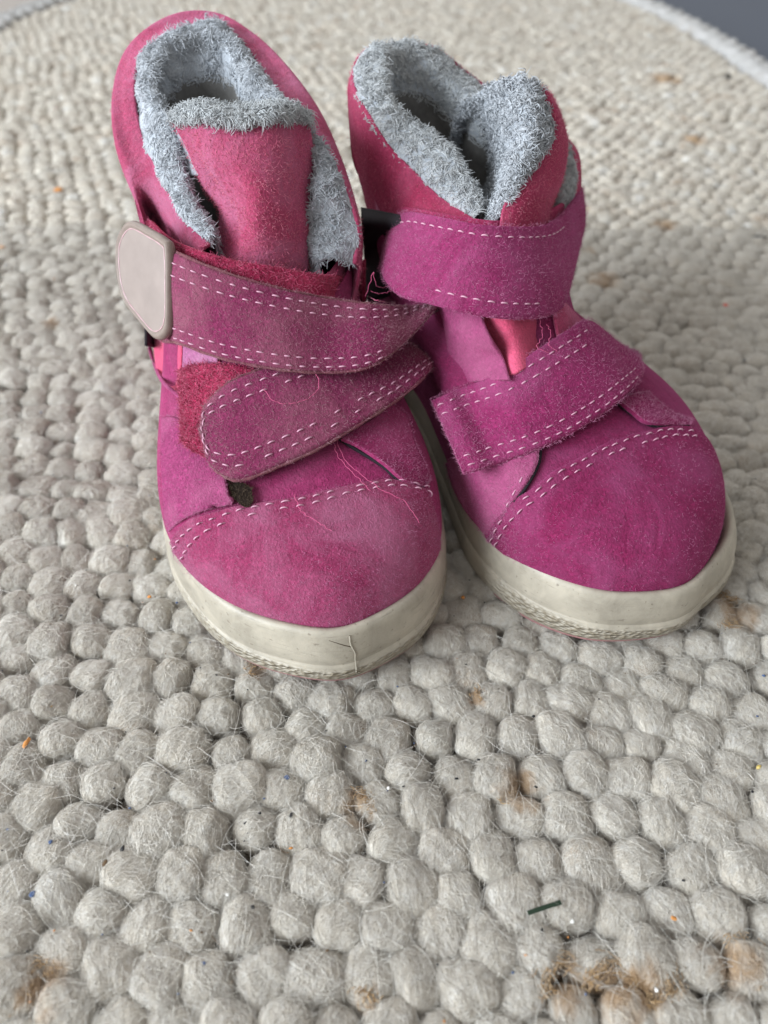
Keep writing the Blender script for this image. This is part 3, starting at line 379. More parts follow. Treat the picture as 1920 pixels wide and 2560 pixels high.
def build_boot(side, mir, origin, deg, label):
    root = bpy.data.objects.new('child_boot', None); COL.objects.link(root); root.location = (origin[0]*.01, origin[1]*.01, -.001); root.rotation_euler = (0, 0, math.radians(deg)); root.empty_display_size = .02
    root['label'] = label; root['category'] = 'boot'; root['group'] = 'pair of pink toddler boots'
    L = side == 'L'; R_ = lambda k: B[side+'_'+k]
    c0 = loc_center()
    # --- sole: cream cup sole and thin pink outsole
    o = outline_poly(mir, 260); tg = np.roll(o, -1, 0)-np.roll(o, 1, 0); nr = np.stack([tg[:, 1], -tg[:, 0]], -1); nr /= np.linalg.norm(nr, axis=1, keepdims=True)
    if np.sum(nr*(o-o.mean(0))) < 0: nr = -nr
    spring = .34*np.clip((o[:, 0]-10.3)/4.3, 0, 1)**2
    bump_top = (.2 if L else .05)*np.clip((o[:, 0]-9.5)/5, 0, 1)**1.5
    def ring(prof):
        out = []; flare = 0*o[:, 0] if L else .50*np.clip((o[:, 1]-.2)/1.5, 0, 1)*np.clip((o[:, 0]-6)/4, 0, 1)
        for d0_, z in prof:
            d = d0_+flare*(1-.55*np.clip(z/1.9, 0, 1))
            zz = z+spring*np.clip(1-z/1.6, 0, 1)+bump_top*np.clip((z-.9)/.9, 0, 1)
            out.append(np.stack([o[:, 0]+nr[:, 0]*d, o[:, 1]+nr[:, 1]*d, zz], -1))
        return W3(np.stack(out, 1))
    prof = cat([(-.15, .13), (-.05, .17), (.01, .34), (.035, .55), (.03, .74), (.0, .86), (-.035, .92), (-.03, .98), (-.015, 1.2), (-.04, 1.5), (-.085, 1.74), (-.14, 1.87), (-.22, 1.93), (-.32, 1.89), (-.42, 1.7), (-.5, 1.3)], 44)
    G = ring(prof); GS = G; V, F = G.reshape(-1, 3), grid_faces(260, 44, True)
    sole = obj('rubber_sole', V, F, M['rubber'], root)
    G = ring(cat([(-.5, 1.2), (-.52, .4), (-.5, .05), (-.3, -.04), (-.14, .0), (-.08, .06), (-.09, .13), (-.15, .17)], 18)); V = G.reshape(-1, 3); F = grid_faces(260, 18, True)
    # closing floor of the outsole
    inner = [i*18+2 for i in range(260)]
    cap = W3(np.concatenate([o-nr*.5, (.05+spring)[:, None]], 1)); c = len(V); V = np.concatenate([V, cap.mean(0)[None]]); k = np.arange(260)
    Fc = np.stack([k*18+2, ((k+1) % 260)*18+2, np.full(260, c), np.full(260, c)], -1)
    me = bpy.data.meshes.new('outsole'); me.from_pydata((V*.01).tolist(), [], F.tolist()+[(int(a), int(b), int(cc)) for a, b, cc, _ in Fc]); me.polygons.foreach_set('use_smooth', [True]*len(me.polygons)); link('outsole', me, M['tread'], root)
    if L:  # moulding flash and the split above it on the toe
        fr_ = o[:, 0] > 12; ii = np.where(fr_)[0]
        def sp(sv, z, d=0.):
            k = ii[np.argmin(np.abs(o[ii, 1]-sv))]; col = GS[k]; j = np.argmin(np.abs(col[8:36, 2]-z))+8; q = col[j].copy(); q[0] += nr[k, 1]*d; q[1] -= nr[k, 0]*d; return q
        q = cat(np.array([sp(.62+.02*k_, z_, .012) for k_, z_ in enumerate((2.02, 1.8, 1.5, 1.2, .95, .7, .45))]), 40); V, F = tubes(q[None], .014+.010*rng.random(40), 5); obj('mould_seam', V, F, M['rubber'], root)
        q = cat(np.array([sp(.10, 1.98, .0), sp(.30, 1.86, 0.), sp(.45, 1.74, 0.), sp(.64, 1.66, 0.)]), 16); V, F = tubes(q[None], np.linspace(.006, .016, 16), 4); obj('crack', V, F, M['dirt'], root)
    # --- upper
    th = np.linspace(-np.pi, np.pi, 200, endpoint=False); v = np.linspace(0, .8, 70)
    G = W3(S(th[:, None], v[None], mir)); obj('upper', G.reshape(-1, 3), grid_faces(200, 70, True), M['vamp' if L else 'toe_r'], root)
    # ankle front, coral base under the straps
    th2 = np.linspace(-np.pi, np.pi, 120, endpoint=False); v2 = np.linspace(.62, .84, 24)
    G = W3(S(th2[:, None], v2[None], mir, -.12)); obj('ankle', G.reshape(-1, 3), grid_faces(120, 24, True), M['coral'], root)
    # insole
    ins = W3(np.concatenate([(o-nr*.7), np.full((260, 1), 1.5)], 1)); 
    me = bpy.data.meshes.new('insole'); me.from_pydata((ins*.01).tolist(), [], [tuple(range(260))]); link('insole', me, M['lining'], root)
    # --- toe cap overlay up to the stitched seam
    e = np.array(R_('seam_edge')); kk = np.argsort(e[:, 0]); e = e[kk]; e = cat(e, 90)
    t = np.linspace(0, 1, 40)[None]; ve = e[:, 1][:, None]
    vv = ve*t; TH = np.repeat(e[:, 0][:, None], 40, 1)
    G = W3(S(TH, vv, mir, .055+.035*np.clip(t*1.0, 0, 1)**6*np.ones_like(vv))); n = orient(G, c0); tc_o = add_slab('toe_cap', G, n, .12, M['toe' if L else 'toe_r'], root)
    V, F = fuzz(G, n, 7000 if L else 3000, .055, .0032, 2.2, .03); obj('suede_nap', V, F, M['nap'], tc_o, 'stuff')
    for kx in ('seam1', 'seam2') if L else ('seam_1', 'seam_2'):
        q = cat(np.array(R_(kx)), 260); P = W3(S(q[:, 0], q[:, 1], mir, .10)); n1 = P-W3(S(q[:, 0], q[:, 1], mir, .0)); n1 /= np.linalg.norm(n1, axis=1, keepdims=True)
        V, F = stitches(P, n1, .19, .15, .0165 if L else .016, .94); obj('seam_stitching', V, F, M['thread'], root, 'stuff')
    # --- quarters
    for nm in ('quarter_r', 'quarter_l'):
        g = refine(W3(R_(nm)), 46, 22); n = orient(g, c0)
        q = add_slab('quarter_flap', g, n, .13, M['quarter' if nm == 'quarter_l' else ('vamp' if L else 'toe_r')], root)
        V, F = fuzz(g, n, 1600, .06, .0036, 1.8, .35); obj('suede_nap', V, F, M['nap'], q, 'stuff')
        # raw edge with frayed pale nap along the inner rim
        er = g[:, -1] if nm == 'quarter_l' else g[:, 0]
        if not L and nm == 'quarter_l':
            pth = refine(W3(R_(nm)), 60, 22)[24:, -3]; nn = np.repeat(n[-1:, -3], len(pth), 0)
            V, F = stitches(pth, nn, .17, .14, .018, .8); obj('seam_stitching', V, F, M['thread'], root, 'stuff')
    # --- collar
    st = np.array(R_('collar')); n_s = 150
    O, I0, C = [], [], []
    sil, bnd, inn = W3(st[:, 0]), W3(st[:, 1]), W3(st[:, 2])
    prof_sh, prof_li = [], []
    axis = np.array([0, -4.2, 0])
    for k in range(len(st)):
        f, s, z = st[k, 0]; tt = math.atan2(s/2.6, (f-4.)/3.5)
        lo = W3(S(tt, .70, mir, -.06)); hi = W3(S(tt, .84, mir, .06))
        mid = (sil[k]+bnd[k])/2; ou = mid-np.array([axis[0], axis[1], mid[2]]); ou /= np.linalg.norm(ou)+1e-9
        mid = mid+np.array([0, 0, .03])+ou*.02
        prof_sh.append([lo, lo*.5+sil[k]*.5, sil[k], mid, bnd[k]])
        inw = -(inn[k]-np.array([0, -4.2, inn[k][2]])); L_ = np.linalg.norm(inw)+1e-9; inw /= L_; q = min(1, L_/2.)
        rid = (bnd[k]+inn[k])/2+np.array([0, 0, .16])
        prof_li.append([bnd[k]-np.array([0, 0, .05]), rid, inn[k]+inw*.0, inn[k]+inw*.06*q+np.array([0, 0, -.9]), inn[k]+inw*.12*q+np.array([0, 0, -2.2]), np.array([inn[k][0]*.7, -4.2+(inn[k][1]+4.2)*.7, 2.2])])
    g = refine(np.array(prof_sh), n_s, 36); n = normals(g); n *= np.sign(np.sum(n[:, :18]*(g[:, :18]-np.array([0, -4.2, 7])))) 
    wr = np.zeros(g.shape[:2])
    for _ in range(7):   # soft creases of padded cloth
        a, b_, ph = rng.uniform(3, 14), rng.uniform(1, 6), rng.uniform(0, 6.28); wr += np.sin(np.linspace(0, 1, n_s)[:, None]*a*3+np.linspace(0, 1, 36)[None]*b_*2+ph)/7
    g = g+n*(wr*.06)[..., None]
    sh = add_slab('collar', g, n, .1, M['coral' if L else 'coral_r'], root); V, F = fuzz(g, n, 2600, .07, .005, 1.8, .1); obj('cloth_nap', V, F, M['nap_coral'], sh, 'stuff')
    g = refine(np.array(prof_li), n_s, 44); n = normals(g)
    ctr = np.array([0, -4.2, 0]); m_ = g[:, 30:]; sgn = np.sign(np.sum(n[:, 30:, :2]*(ctr[:2]-m_[..., :2]))); n = n*sgn
    g = lumpy(g, n); li = add_slab('fleece_lining', g[:, :27], n[:, :27], .06, M['lining'], root); add_slab('inner_sock', g[:, 25:], n[:, 25:], .06, M['sock'], root)
    V, F = plush(g, n, 15000, lambda u, v: np.where(v < .56, 1., np.where(v < .62, .4, .0))); obj('fleece_pile', V, F, M['fleece' if L else 'fleece_w'], li, 'stuff')
    V, F = fleece(g, n, 1500, .22, .0085, .05, 4, lambda u, v: np.where(v < .09, 0., 1)*np.where(v < .42, 1., np.where(v < .5, .3, .0))); obj('fleece_curls', V, F, M['fleece' if L else 'fleece_w'], li, 'stuff')
    return root, c0

# viewer's left boot -------------------------------------------------------------------------------
bL, c0 = build_boot('L', 1, (-4.60, 23.40), 13, 'worn left-hand boot in the photo, pale badge on its strap, pink tongue standing up')
# tongue
g = refine(W3(B['L_tongue']), 60, 50); n = orient(g, np.array([0, -3.5, 7])); uu = np.linspace(0, 1, 60)[:, None]; vv = np.linspace(0, 1, 50)[None]
crease = -.30*np.exp(-((vv-.16-.12*uu)/.055)**2)*np.exp(-((uu-.52)/.25)**2)+.10*np.sin(6*vv+3*uu)*np.sin(3.1*uu)
g = g+n*crease[..., None]; n = orient(g, np.array([0, -3.5, 7])); to = add_slab('tongue', g, n, .22, M['coral'], bL)
V, F = fuzz(g, n, 4200, .08, .0055, 1.8, .12); obj('cloth_nap', V, F, M['nap_coral'], to, 'stuff')
g = refine(W3(B['L_tongue_top']), 34, 46); n = orient(g, g[10:20].mean((0, 1))-np.array([0, 0, .6])); tt_ = add_slab('tongue_fleece', g, n, .08, M['lining'], bL)
V, F = plush(g, n, 5000, lambda u, v: np.where(u < .75, 1., .1)); obj('fleece_pile', V, F, M['fleece_w'], tt_, 'stuff')
V, F = fleece(g, n, 600, .22, .009, .05, 4, lambda u, v: np.where(u < .72, 1., .1)); obj('fleece_curls', V, F, M['fleece_w'], tt_, 'stuff')
# velcro band showing above the top strap
g, n = strap_grid(B['L_band'], 110, 14, .02); vb = add_slab('velcro_band', g, n, .12, M['velcro_base'], bL)
V, F = fuzz(g, n, 5200, .05, .010, 1.2, .1, 4, 1.8); obj('velcro_loops', V, F, M['velcro'], vb, 'stuff')
# side pieces
g = refine(W3(B['L_side_coral']), 24, 12); add_slab('side_panel', g, orient(g, c0), .06, M['coral_hot'], bL, 'bright coral cloth panel under the badge')
g = refine(W3(B['L_side_lilac']), 20, 12); add_slab('side_panel', g, orient(g, c0), .06, M['lilac'], bL, 'faded lilac suede piece under the strap')
V, F = tubes(W3(cat(np.array(B['L_piping']), 40))[None], .055, 6); obj('piping', V, F, M['quarter'], bL)
g, n = strap_grid(B['L_velcro'], 40, 26, .0); n = orient(g, c0); vp = add_slab('velcro_patch', g, n, .08, M['velcro_base'], bL)
V, F = fuzz(g, n, 6000, .04, .010, 1.2, .08, 5, 2.2); obj('velcro_loops', V, F, M['velcro'], vp, 'stuff')
g = refine(W3(B['L_gusset']), 10, 8); add_slab('elastic_gusset', g, orient(g, c0), .08, M['black'], bL)
g = refine(W3(B['L_hole']), 16, 16); n = orient(g, c0); tl = add_slab('torn_hole_shade', g, n, .04, M['dirt_dark'], bL); V, F = fuzz(g, n, 300, .07, .006, 1.5, .5); obj('frayed_threads', V, F, M['dirt'], tl, 'stuff')  # dark sheet paints the shade inside the hole, brown fray around it
V, F = tubes(W3(cat(np.array(B['L_edge_r']), 40))[None], .045, 6); obj('lining_edge', V, F, M['black'], bL)  # black tube paints the dark gap below the flap edge
# straps
def strap(pairs, mat, parent, nu=120, nv=18, th=.2, crown=.07, wave=0., name='strap', label=None, nap=3500, napmat='nap'):
    g, n = strap_grid(pairs, nu, nv, crown)
    if wave:
        u = np.linspace(0, 1, nu)[:, None]; v = np.linspace(0, 1, nv)[None]; g = g+n*(wave*np.sin(9*u+2*v)*np.sin(5*u-3*v+1))[..., None]; n = orient(g, loc_center())
    o = add_slab(name, g, n, th, M[mat], parent, label)
    V, F = fuzz(g, n, nap, .07, .0038, 1.9, .15); obj('suede_nap', V, F, M[napmat], o, 'stuff')
    if mat == 'strap_old':
        pa = (g-n*th*.35)[:int(nu*.86), 0][::-1]; pb = (g-n*th*.35)[:int(nu*.86), -1]; q_ = np.concatenate([pa, (g-n*th*.35)[0, 1:-1], pb]); V, F = tubes(q_[None], .038+.008*np.sin(np.arange(len(q_))*.9)[None], 6); we = obj('worn_edge', V, F, M['edge_old'], o)
    V, F = fuzz(g-n*th*.5, n, nap//5, .09, .0045, 1.6, 1.); obj('suede_nap', V, F, M[napmat], o, 'stuff')
    return o, g, n
def strap_stitch(o, g, n, ws, u0, u1, r=.0165, keep=1., mat='thread'):
    parts = []
    for w_ in ws:
        p, q = row_path(g, n, w_, u0, u1, 240); parts.append(stitches(p, q, .19, .125, r, keep))
    V, F = join(parts); obj('stitching', V, F, M[mat], o, 'stuff')
o, g, n = strap(B['L_strap_lo'], 'strap_old', bL, label='lower strap with rounded end', wave=.05, napmat='nap_old', nap=5200)
# stitching that runs round the end of the lower strap: two nested loops
def loop_path(g, n, ins, u_end):
    ua = np.linspace(u_end, .2, 60); ub = np.linspace(.2, u_end, 60)
    P = [bil(g, ua, np.full(60, ins)), bil(g, ub, np.full(60, 1-ins))]; Q = [bil(n, ua, np.full(60, ins)), bil(n, ub, np.full(60, 1-ins))]
    a, b = P[0][-1], P[1][0]; ctr_ = bil(g, np.array([.2]), np.array([.5]))[0]; tip = bil(g, np.array([.03+ins*.27]), np.array([.5]))[0]
    an = np.linspace(0, np.pi, 30); mid_ = np.stack([ctr_+(a-ctr_)*np.cos(x)*(1 if np.cos(x) > 0 else 0)+(b-ctr_)*(-np.cos(x))*(1 if np.cos(x) < 0 else 0)+(tip-ctr_)*np.sin(x) for x in an])
    nq = np.repeat(bil(n, np.array([.15]), np.array([.5])), 30, 0); return np.concatenate([P[0], mid_[1:-1], P[1]]), np.concatenate([Q[0], nq[1:-1], Q[1]])
parts = []
for ins in (.13, .24):
    p, q = loop_path(g, n, ins, .93); parts.append(stitches(p+q*.012, q, .19, .14, .0175, .9))
V, F = join(parts); obj('stitching', V, F, M['thread'], o, 'stuff')
o, g, n = strap(B['L_strap_hi'], 'strap_old', bL, nv=20, label='upper strap crossing the ankle, dusty and creased', wave=.06, napmat='nap_old', nap=6000, crown=.1)
strap_stitch(o, g, n, (.12, .25), .1, .8); strap_stitch(o, g, n, (.83, .94), .1, .62)
# rubber badge on the strap end: bevelled rounded plate
def plate(P, th, mat, rimmat, parent, name):
    P = cat(W3(P), 72, True); c = P.mean(0); u, s_, vt = np.linalg.svd(P-c); nrm = vt[2]
    if nrm@(c-loc_center()) < 0: nrm = -nrm
    d = P-c; d -= np.outer(d@nrm, nrm)
    rings = []
    for sc_, h in ((.93, -.03), (1., .04), (1.02, th*.45), (1., th*.8), (.965, th*.95), (.94, th), (.915, th*.96), (.895, th*.88), (.87, th*.87), (.5, th*.92), (.2, th*.94), (.0, th*.94)): rings.append(c+d*sc_+nrm*h)
    G = np.stack(rings, 1); V = G.reshape(-1, 3)
    o = obj(name, np.stack(rings[:9], 1).reshape(-1, 3), grid_faces(72, 9, True), rimmat, parent)
    bead = rings[8][::1]; kq = np.arange(0, 72); V_, F_ = tubes(np.concatenate([bead, bead[:1]])[None], (.016+.006*np.sin(np.arange(73)*1.7))[None], 5); obj('badge_bead', V_, F_, M['bead'], o)
    obj('badge_face', np.stack(rings[8:], 1).reshape(-1, 3), grid_faces(72, 4, True), mat, o); return o
plate(B['L_badge'], .26, M['badge'], M['badge_rim'], bL, 'badge')

# viewer's right boot ------------------------------------------------------------------------------
bR, c0 = build_boot('R', -1, (1.36, 24.08), 25, 'cleaner right-hand boot in the photo, fleecy tongue folded open in a V')
for nm, mt, th in (('R_side_up', 'quarter', .1), ('R_tongue_low', 'coral_hot', .12), ('R_side_right', 'coral', .1)):
    g = refine(W3(B[nm]), 30, 24); n = orient(g, c0); add_slab({'R_side_up': 'side_panel', 'R_tongue_low': 'tongue_base', 'R_side_right': 'side_panel'}[nm], g, n, th, M[mt], bR)
g = refine(W3(B['R_tongue_out']), 50, 30); n = orient(g, np.array([0, -3.5, 6])); g = g+n*(.05*np.sin(np.linspace(0, 9, 50))[:, None]*np.sin(np.linspace(0, 7, 30))[None])[..., None]
to = add_slab('tongue', g, n, .1, M['coral_r'], bR); V, F = fuzz(g, n, 2200, .07, .005, 1.8, .1); obj('cloth_nap', V, F, M['nap_coral'], to, 'stuff')
g = refine(W3(B['R_tongue_in']), 60, 60); n = normals(g); n *= np.sign(np.sum(n*np.array([-.3, -.4, .9]))); g = lumpy(g, n, .07); tf = add_slab('tongue_fleece', g, n, .08, M['lining'], bR)
V, F = plush(g, n, 5000, lambda u, v: 1.+0*u); obj('fleece_pile', V, F, M['fleece'], tf, 'stuff')
V, F = fleece(g, n, 2000, .21, .0125, .075, 4); obj('fleece_curls', V, F, M['fleece'], tf, 'stuff')
for k_ in ('R_edge_r', 'R_edge_l'):
    V, F = tubes(W3(cat(np.array(B[k_]), 40))[None], .04, 6); obj('lining_edge', V, F, M['black'], bR)  # black tubes paint the shaded gaps and dark lining under the flaps
g = refine(W3(B['R_gusset']), 30, 12); add_slab('elastic_gusset', g, orient(g, c0), .08, M['black'], bR)
g, n = strap_grid(B['R_band'], 100, 12, .02); add_slab('velcro_band', g, n, .1, M['inner'], bR)
o, g, n = strap(B['R_strap_lo'], 'strap', bR, label='lower strap laid slanting over the instep', wave=.03, nap=4200)
strap_stitch(o, g, n, (.13, .26), .01, .62); strap_stitch(o, g, n, (.82, .93), .03, .8)
o, g, n = strap(B['R_strap_hi'], 'strap', bR, nv=20, label='wide upper strap round the ankle', wave=.08, nap=5000, crown=.12)
strap_stitch(o, g, n, (.15,), .22, .8); strap_stitch(o, g, n, (.86,), .18, .62, keep=.6)
# ---------------------------------------------------------------- floor
def flat(name, pts, mat, kind):
    me = bpy.data.meshes.new(name); me.from_pydata([(x*.01, y*.01, z*.01) for x, y, z in pts], [], [tuple(range(len(pts)))]); o = link(name, me, mat); o['kind'] = kind; return o
def floor_mat(name, col, col2, rough=.35):
    m, nt, p = newmat(name); tc = N(nt, 'ShaderNodeTexCoord').outputs['Object']; mp = N(nt, 'ShaderNodeMapping'); mp.inputs['Scale'].default_value = (1, 9, 1); nt.links.new(tc, mp.inputs[0])
    f = noise(nt, mp.outputs[0], 6, 5); nt.links.new(mix(nt, f, col, col2), p.inputs['Base Color']); p.inputs['Roughness'].default_value = rough; return m
flat('floor', [(-400, -100, -1.3), (400, -100, -1.3), (400, 500, -1.3), (-400, 500, -1.3)], floor_mat('greyish brown floor', (.22, .18, .155), (.30, .25, .215)), 'structure')
g_ = flat('floor_mat', [(8, 20, -1.1), (160, 20, -1.1), (160, 260, -1.1), (8, 260, -1.1)], floor_mat('slate blue floor covering', (.060, .076, .11), (.07, .088, .125), .5), 'structure')
# ---------------------------------------------------------------- wool rug of looped knots
rug = bpy.data.objects.new('rug', None); COL.objects.link(rug); rug.location = (0, .3, 0); rug['label'] = 'cream felted wool rug of fat looped knots lying under both boots'; rug['category'] = 'rug'
def add_stains(nt, c, pos):
    for (sx0, sy0, rad, *_r) in STAINS:   # amber stains soaked into the wool, each where it lies on the rug
        vd = N(nt, 'ShaderNodeVectorMath', operation='DISTANCE'); nt.links.new(pos, vd.inputs[0]); vd.inputs[1].default_value = (sx0*.01, sy0*.01, -.001)
        ws = noise(nt, pos, 130, 3, .6, 1.5); ad = N(nt, 'ShaderNodeMath', operation='MULTIPLY_ADD'); nt.links.new(ws, ad.inputs[0]); ad.inputs[1].default_value = .013; nt.links.new(vd.outputs['Value'], ad.inputs[2])
        mr = N(nt, 'ShaderNodeMapRange', interpolation_type='SMOOTHSTEP'); mr.inputs[1].default_value = .0065+(rad*1.25+.08)*.01; mr.inputs[2].default_value = .0065+(rad*.4)*.01-.001; mr.inputs[4].default_value = .72; nt.links.new(ad.outputs[0], mr.inputs[0])
        c = mix(nt, mr.outputs[0], c, (.42, .25, .11))
    return c
def wool(name, cols, darker=.7):
    m, nt, p = newmat(name); tcn = N(nt, 'ShaderNodeTexCoord').outputs['Object']; oi = N(nt, 'ShaderNodeObjectInfo'); geo = N(nt, 'ShaderNodeNewGeometry')
    cn = N(nt, 'ShaderNodeMapRange'); cn.inputs[1].default_value = .30; cn.inputs[2].default_value = .70; nt.links.new(noise(nt, geo.outputs['Position'], 68, 1, .5), cn.inputs[0]); base = ramp(nt, cn.outputs[0], cols)
    mp = N(nt, 'ShaderNodeMapping'); mp.inputs['Scale'].default_value = (2.0, .16, 1.4); nt.links.new(tcn, mp.inputs[0]); st = noise(nt, mp.outputs[0], 1100, 4, .75, 1.5); fine = noise(nt, tcn, 1500, 3, .7, 1.)
    wp = noise(nt, geo.outputs['Position'], 26, 3, .6)
    c = mix(nt, ramp(nt, st, [(.3, (0, 0, 0)), (.7, (1, 1, 1))]), mix(nt, 1., base, (darker, darker*.97, darker*.92), 'MULTIPLY'), base)
    c = mix(nt, ramp(nt, wp, [(.55, (0, 0, 0)), (.75, (.45, .45, .45))]), c, mix(nt, 1., base, (.88, .76, .64), 'MULTIPLY'))
    c = add_stains(nt, c, geo.outputs['Position'])
    nt.links.new(c, p.inputs['Base Color']); p.inputs['Roughness'].default_value = .9; p.inputs['Specular IOR Level'].default_value = .15; p.inputs['Sheen Weight'].default_value = .15; p.inputs['Sheen Roughness'].default_value = .5
    n1 = bump(nt, st, .0004, .8); nt.links.new(bump(nt, fine, .0003, .8, n1), p.inputs['Normal']); return m
WC = [(0, (.46, .38, .30)), (.14, (.56, .505, .435)), (.5, (.655, .605, .525)), (.85, (.715, .68, .61)), (1., (.77, .765, .745))]
wool_m = wool('cream wool', WC); braid_m = wool('pale wool braid', [(0, (.58, .58, .58)), (1, (.68, .68, .69))], .85)
wfib = fibre('wool fibres', [(.50, .46, .40), (.66, .63, .575), (.82, .81, .785)], .45, .2, .6); wk, nt_, p_ = newmat('wound wool fibres'); tc_ = N(nt_, 'ShaderNodeTexCoord').outputs['Object']; gp_ = N(nt_, 'ShaderNodeNewGeometry').outputs['Position']
nt_.links.new(add_stains(nt_, ramp(nt_, noise(nt_, tc_, 700, 4, .75), [(.3, (.55, .50, .425)), (.5, (.665, .625, .56)), (.7, (.77, .75, .71))]), gp_), p_.inputs['Base Color']); p_.inputs['Roughness'].default_value = .45; p_.inputs['Sheen Weight'].default_value = .2
amber = fibre('amber brown wool', [(.30, .17, .07), (.44, .28, .13), (.56, .42, .27)], .7, .3)
def ico(level):
    t = (1+5**.5)/2; V = [(-1, t, 0), (1, t, 0), (-1, -t, 0), (1, -t, 0), (0, -1, t), (0, 1, t), (0, -1, -t), (0, 1, -t), (t, 0, -1), (t, 0, 1), (-t, 0, -1), (-t, 0, 1)]
    F = [(0, 11, 5), (0, 5, 1), (0, 1, 7), (0, 7, 10), (0, 10, 11), (1, 5, 9), (5, 11, 4), (11, 10, 2), (10, 7, 6), (7, 1, 8), (3, 9, 4), (3, 4, 2), (3, 2, 6), (3, 6, 8), (3, 8, 9), (4, 9, 5), (2, 4, 11), (6, 2, 10), (8, 6, 7), (9, 8, 1)]
    V = [np.array(v)/np.linalg.norm(v) for v in V]
    for _ in range(level):
        c, nf = {}, []
        def mid(a, b):
            k = (min(a, b), max(a, b))
            if k not in c: p = V[a]+V[b]; V.append(p/np.linalg.norm(p)); c[k] = len(V)-1
            return c[k]
        for a, b, d in F:
            x, y, z = mid(a, b), mid(b, d), mid(d, a); nf += [(a, x, z), (b, y, x), (d, z, y), (x, y, z)]
        F = nf
    return np.array(V), np.array(F)
def snoise(P, seed, f):
    r = np.random.default_rng(seed); out = np.zeros(len(P))
    for k in range(10): d = r.normal(size=3)*f*r.uniform(.5, 1.6); out += np.sin(P@d+r.uniform(0, 6.28))
    return out/10**.5
AX = np.array([.55, .54, .455])
def shape_(U, seed):
    q = np.sum(np.abs(U)**2.7, 1)**(-1/2.7)   # squarish, flattened by wear
    return q*.93+.07*snoise(U, seed, 1.5)+.035*snoise(U, seed+50, 4.)+.014*snoise(U, seed+90, 10)
def knot_variant(seed, nf=1300, level=4, ax=AX, fr=.0031):
    """one wool loop: a lumpy ball with its wound fibres on it; two materials in one mesh"""
    r = np.random.default_rng(seed); U, Fi = ico(level)
    disp = shape_(U, seed)
    V = U*disp[:, None]*ax
    ang = r.uniform(-.5, .5); main = np.array([np.sin(ang), np.cos(ang), 0])
    p = r.normal(size=(nf, 3)); p[:, 2] = np.abs(p[:, 2])+.05; p /= np.linalg.norm(p, axis=1, keepdims=True)
    K = 7; st = r.uniform(.10, .24, (nf, 1)); d = main+r.normal(size=(nf, 3))*np.where(r.random((nf, 1)) < .6, .3, .8); turn = r.normal(size=(nf, 1))*.14; P = []
    lift = r.uniform(.005, .05, (nf, 1)); wild = (r.random((nf, 1)) < .2)*r.uniform(.05, .3, (nf, 1))
    for k in range(K):
        d -= p*np.sum(d*p, 1, keepdims=True); d /= np.linalg.norm(d, axis=1, keepdims=True)
        P.append(p*(shape_(p, seed)[:, None]-.012+lift*(.3+np.sin(k/(K-1)*3.14)*.7)+wild*(k/(K-1))**2))
        sd = np.cross(p, d); p = p+d*st; p /= np.linalg.norm(p, axis=1, keepdims=True); d = d+sd*turn
    P = np.stack(P, 1)*ax
    Vt, Ft = tubes(P, fr*r.uniform(.6, 1.4, (nf, 1))*np.array([.4, .9, 1, 1, 1, .9, .3]), 3)
    # soft halo of short loose hairs
    nh = int(nf*.45); p = r.normal(size=(nh, 3)); p[:, 2] = np.abs(p[:, 2]); p /= np.linalg.norm(p, axis=1, keepdims=True); d = r.normal(size=(nh, 3)); d -= p*np.sum(d*p, 1, keepdims=True)*.75; d /= np.linalg.norm(d, axis=1, keepdims=True)
    t = np.linspace(0, 1, 5)[None, :, None]; c_ = r.normal(size=(nh, 1, 3))*.5; L_ = r.uniform(.10, .38, (nh, 1, 1)); Q = (p*(shape_(p, seed)[:, None]))[:, None]+(d[:, None]*t+c_*t*t)*L_; Q = Q*ax
    Vh, Fh = tubes(Q, fr*.62*np.array([[1, 1, .9, .7, .4]]), 3); Ft = np.concatenate([Ft, Fh+len(Vt)]); Vt = np.concatenate([Vt, Vh])
    me = bpy.data.meshes.new('wool_knot'); allV = np.concatenate([V, Vt]); tri = Fi; q = Ft+len(V)
    allV = allV*.01; me.vertices.add(len(allV)); me.vertices.foreach_set('co', allV.ravel())
    loops = np.concatenate([tri.ravel(), q.ravel()]).astype(np.int32); me.loops.add(len(loops)); me.loops.foreach_set('vertex_index', loops)
    ls = np.concatenate([np.arange(len(tri))*3, len(tri)*3+np.arange(len(q))*4]).astype(np.int32); lt = np.concatenate([np.full(len(tri), 3), np.full(len(q), 4)]).astype(np.int32)
    me.polygons.add(len(ls)); me.polygons.foreach_set('loop_start', ls); me.polygons.foreach_set('loop_total', lt); me.polygons.foreach_set('use_smooth', np.ones(len(ls), bool))
    me.materials.append(wool_m); me.materials.append(wk); me.polygons.foreach_set('material_index', np.concatenate([np.zeros(len(tri)), np.ones(len(q))]).astype(np.int32))
    me.update(calc_edges=True); return me
VAR = [knot_variant(100+k) for k in range(10)]
VARLO = [knot_variant(300+k, 60, 2, AX, .010) for k in range(5)]
def inside(x, y, off=0.):
    b = 30.2-off; yy = np.maximum(0, y-48.7)/(54.3-off); return (np.abs((x+3.5)/b)**2.6+yy**2.6 < 1)
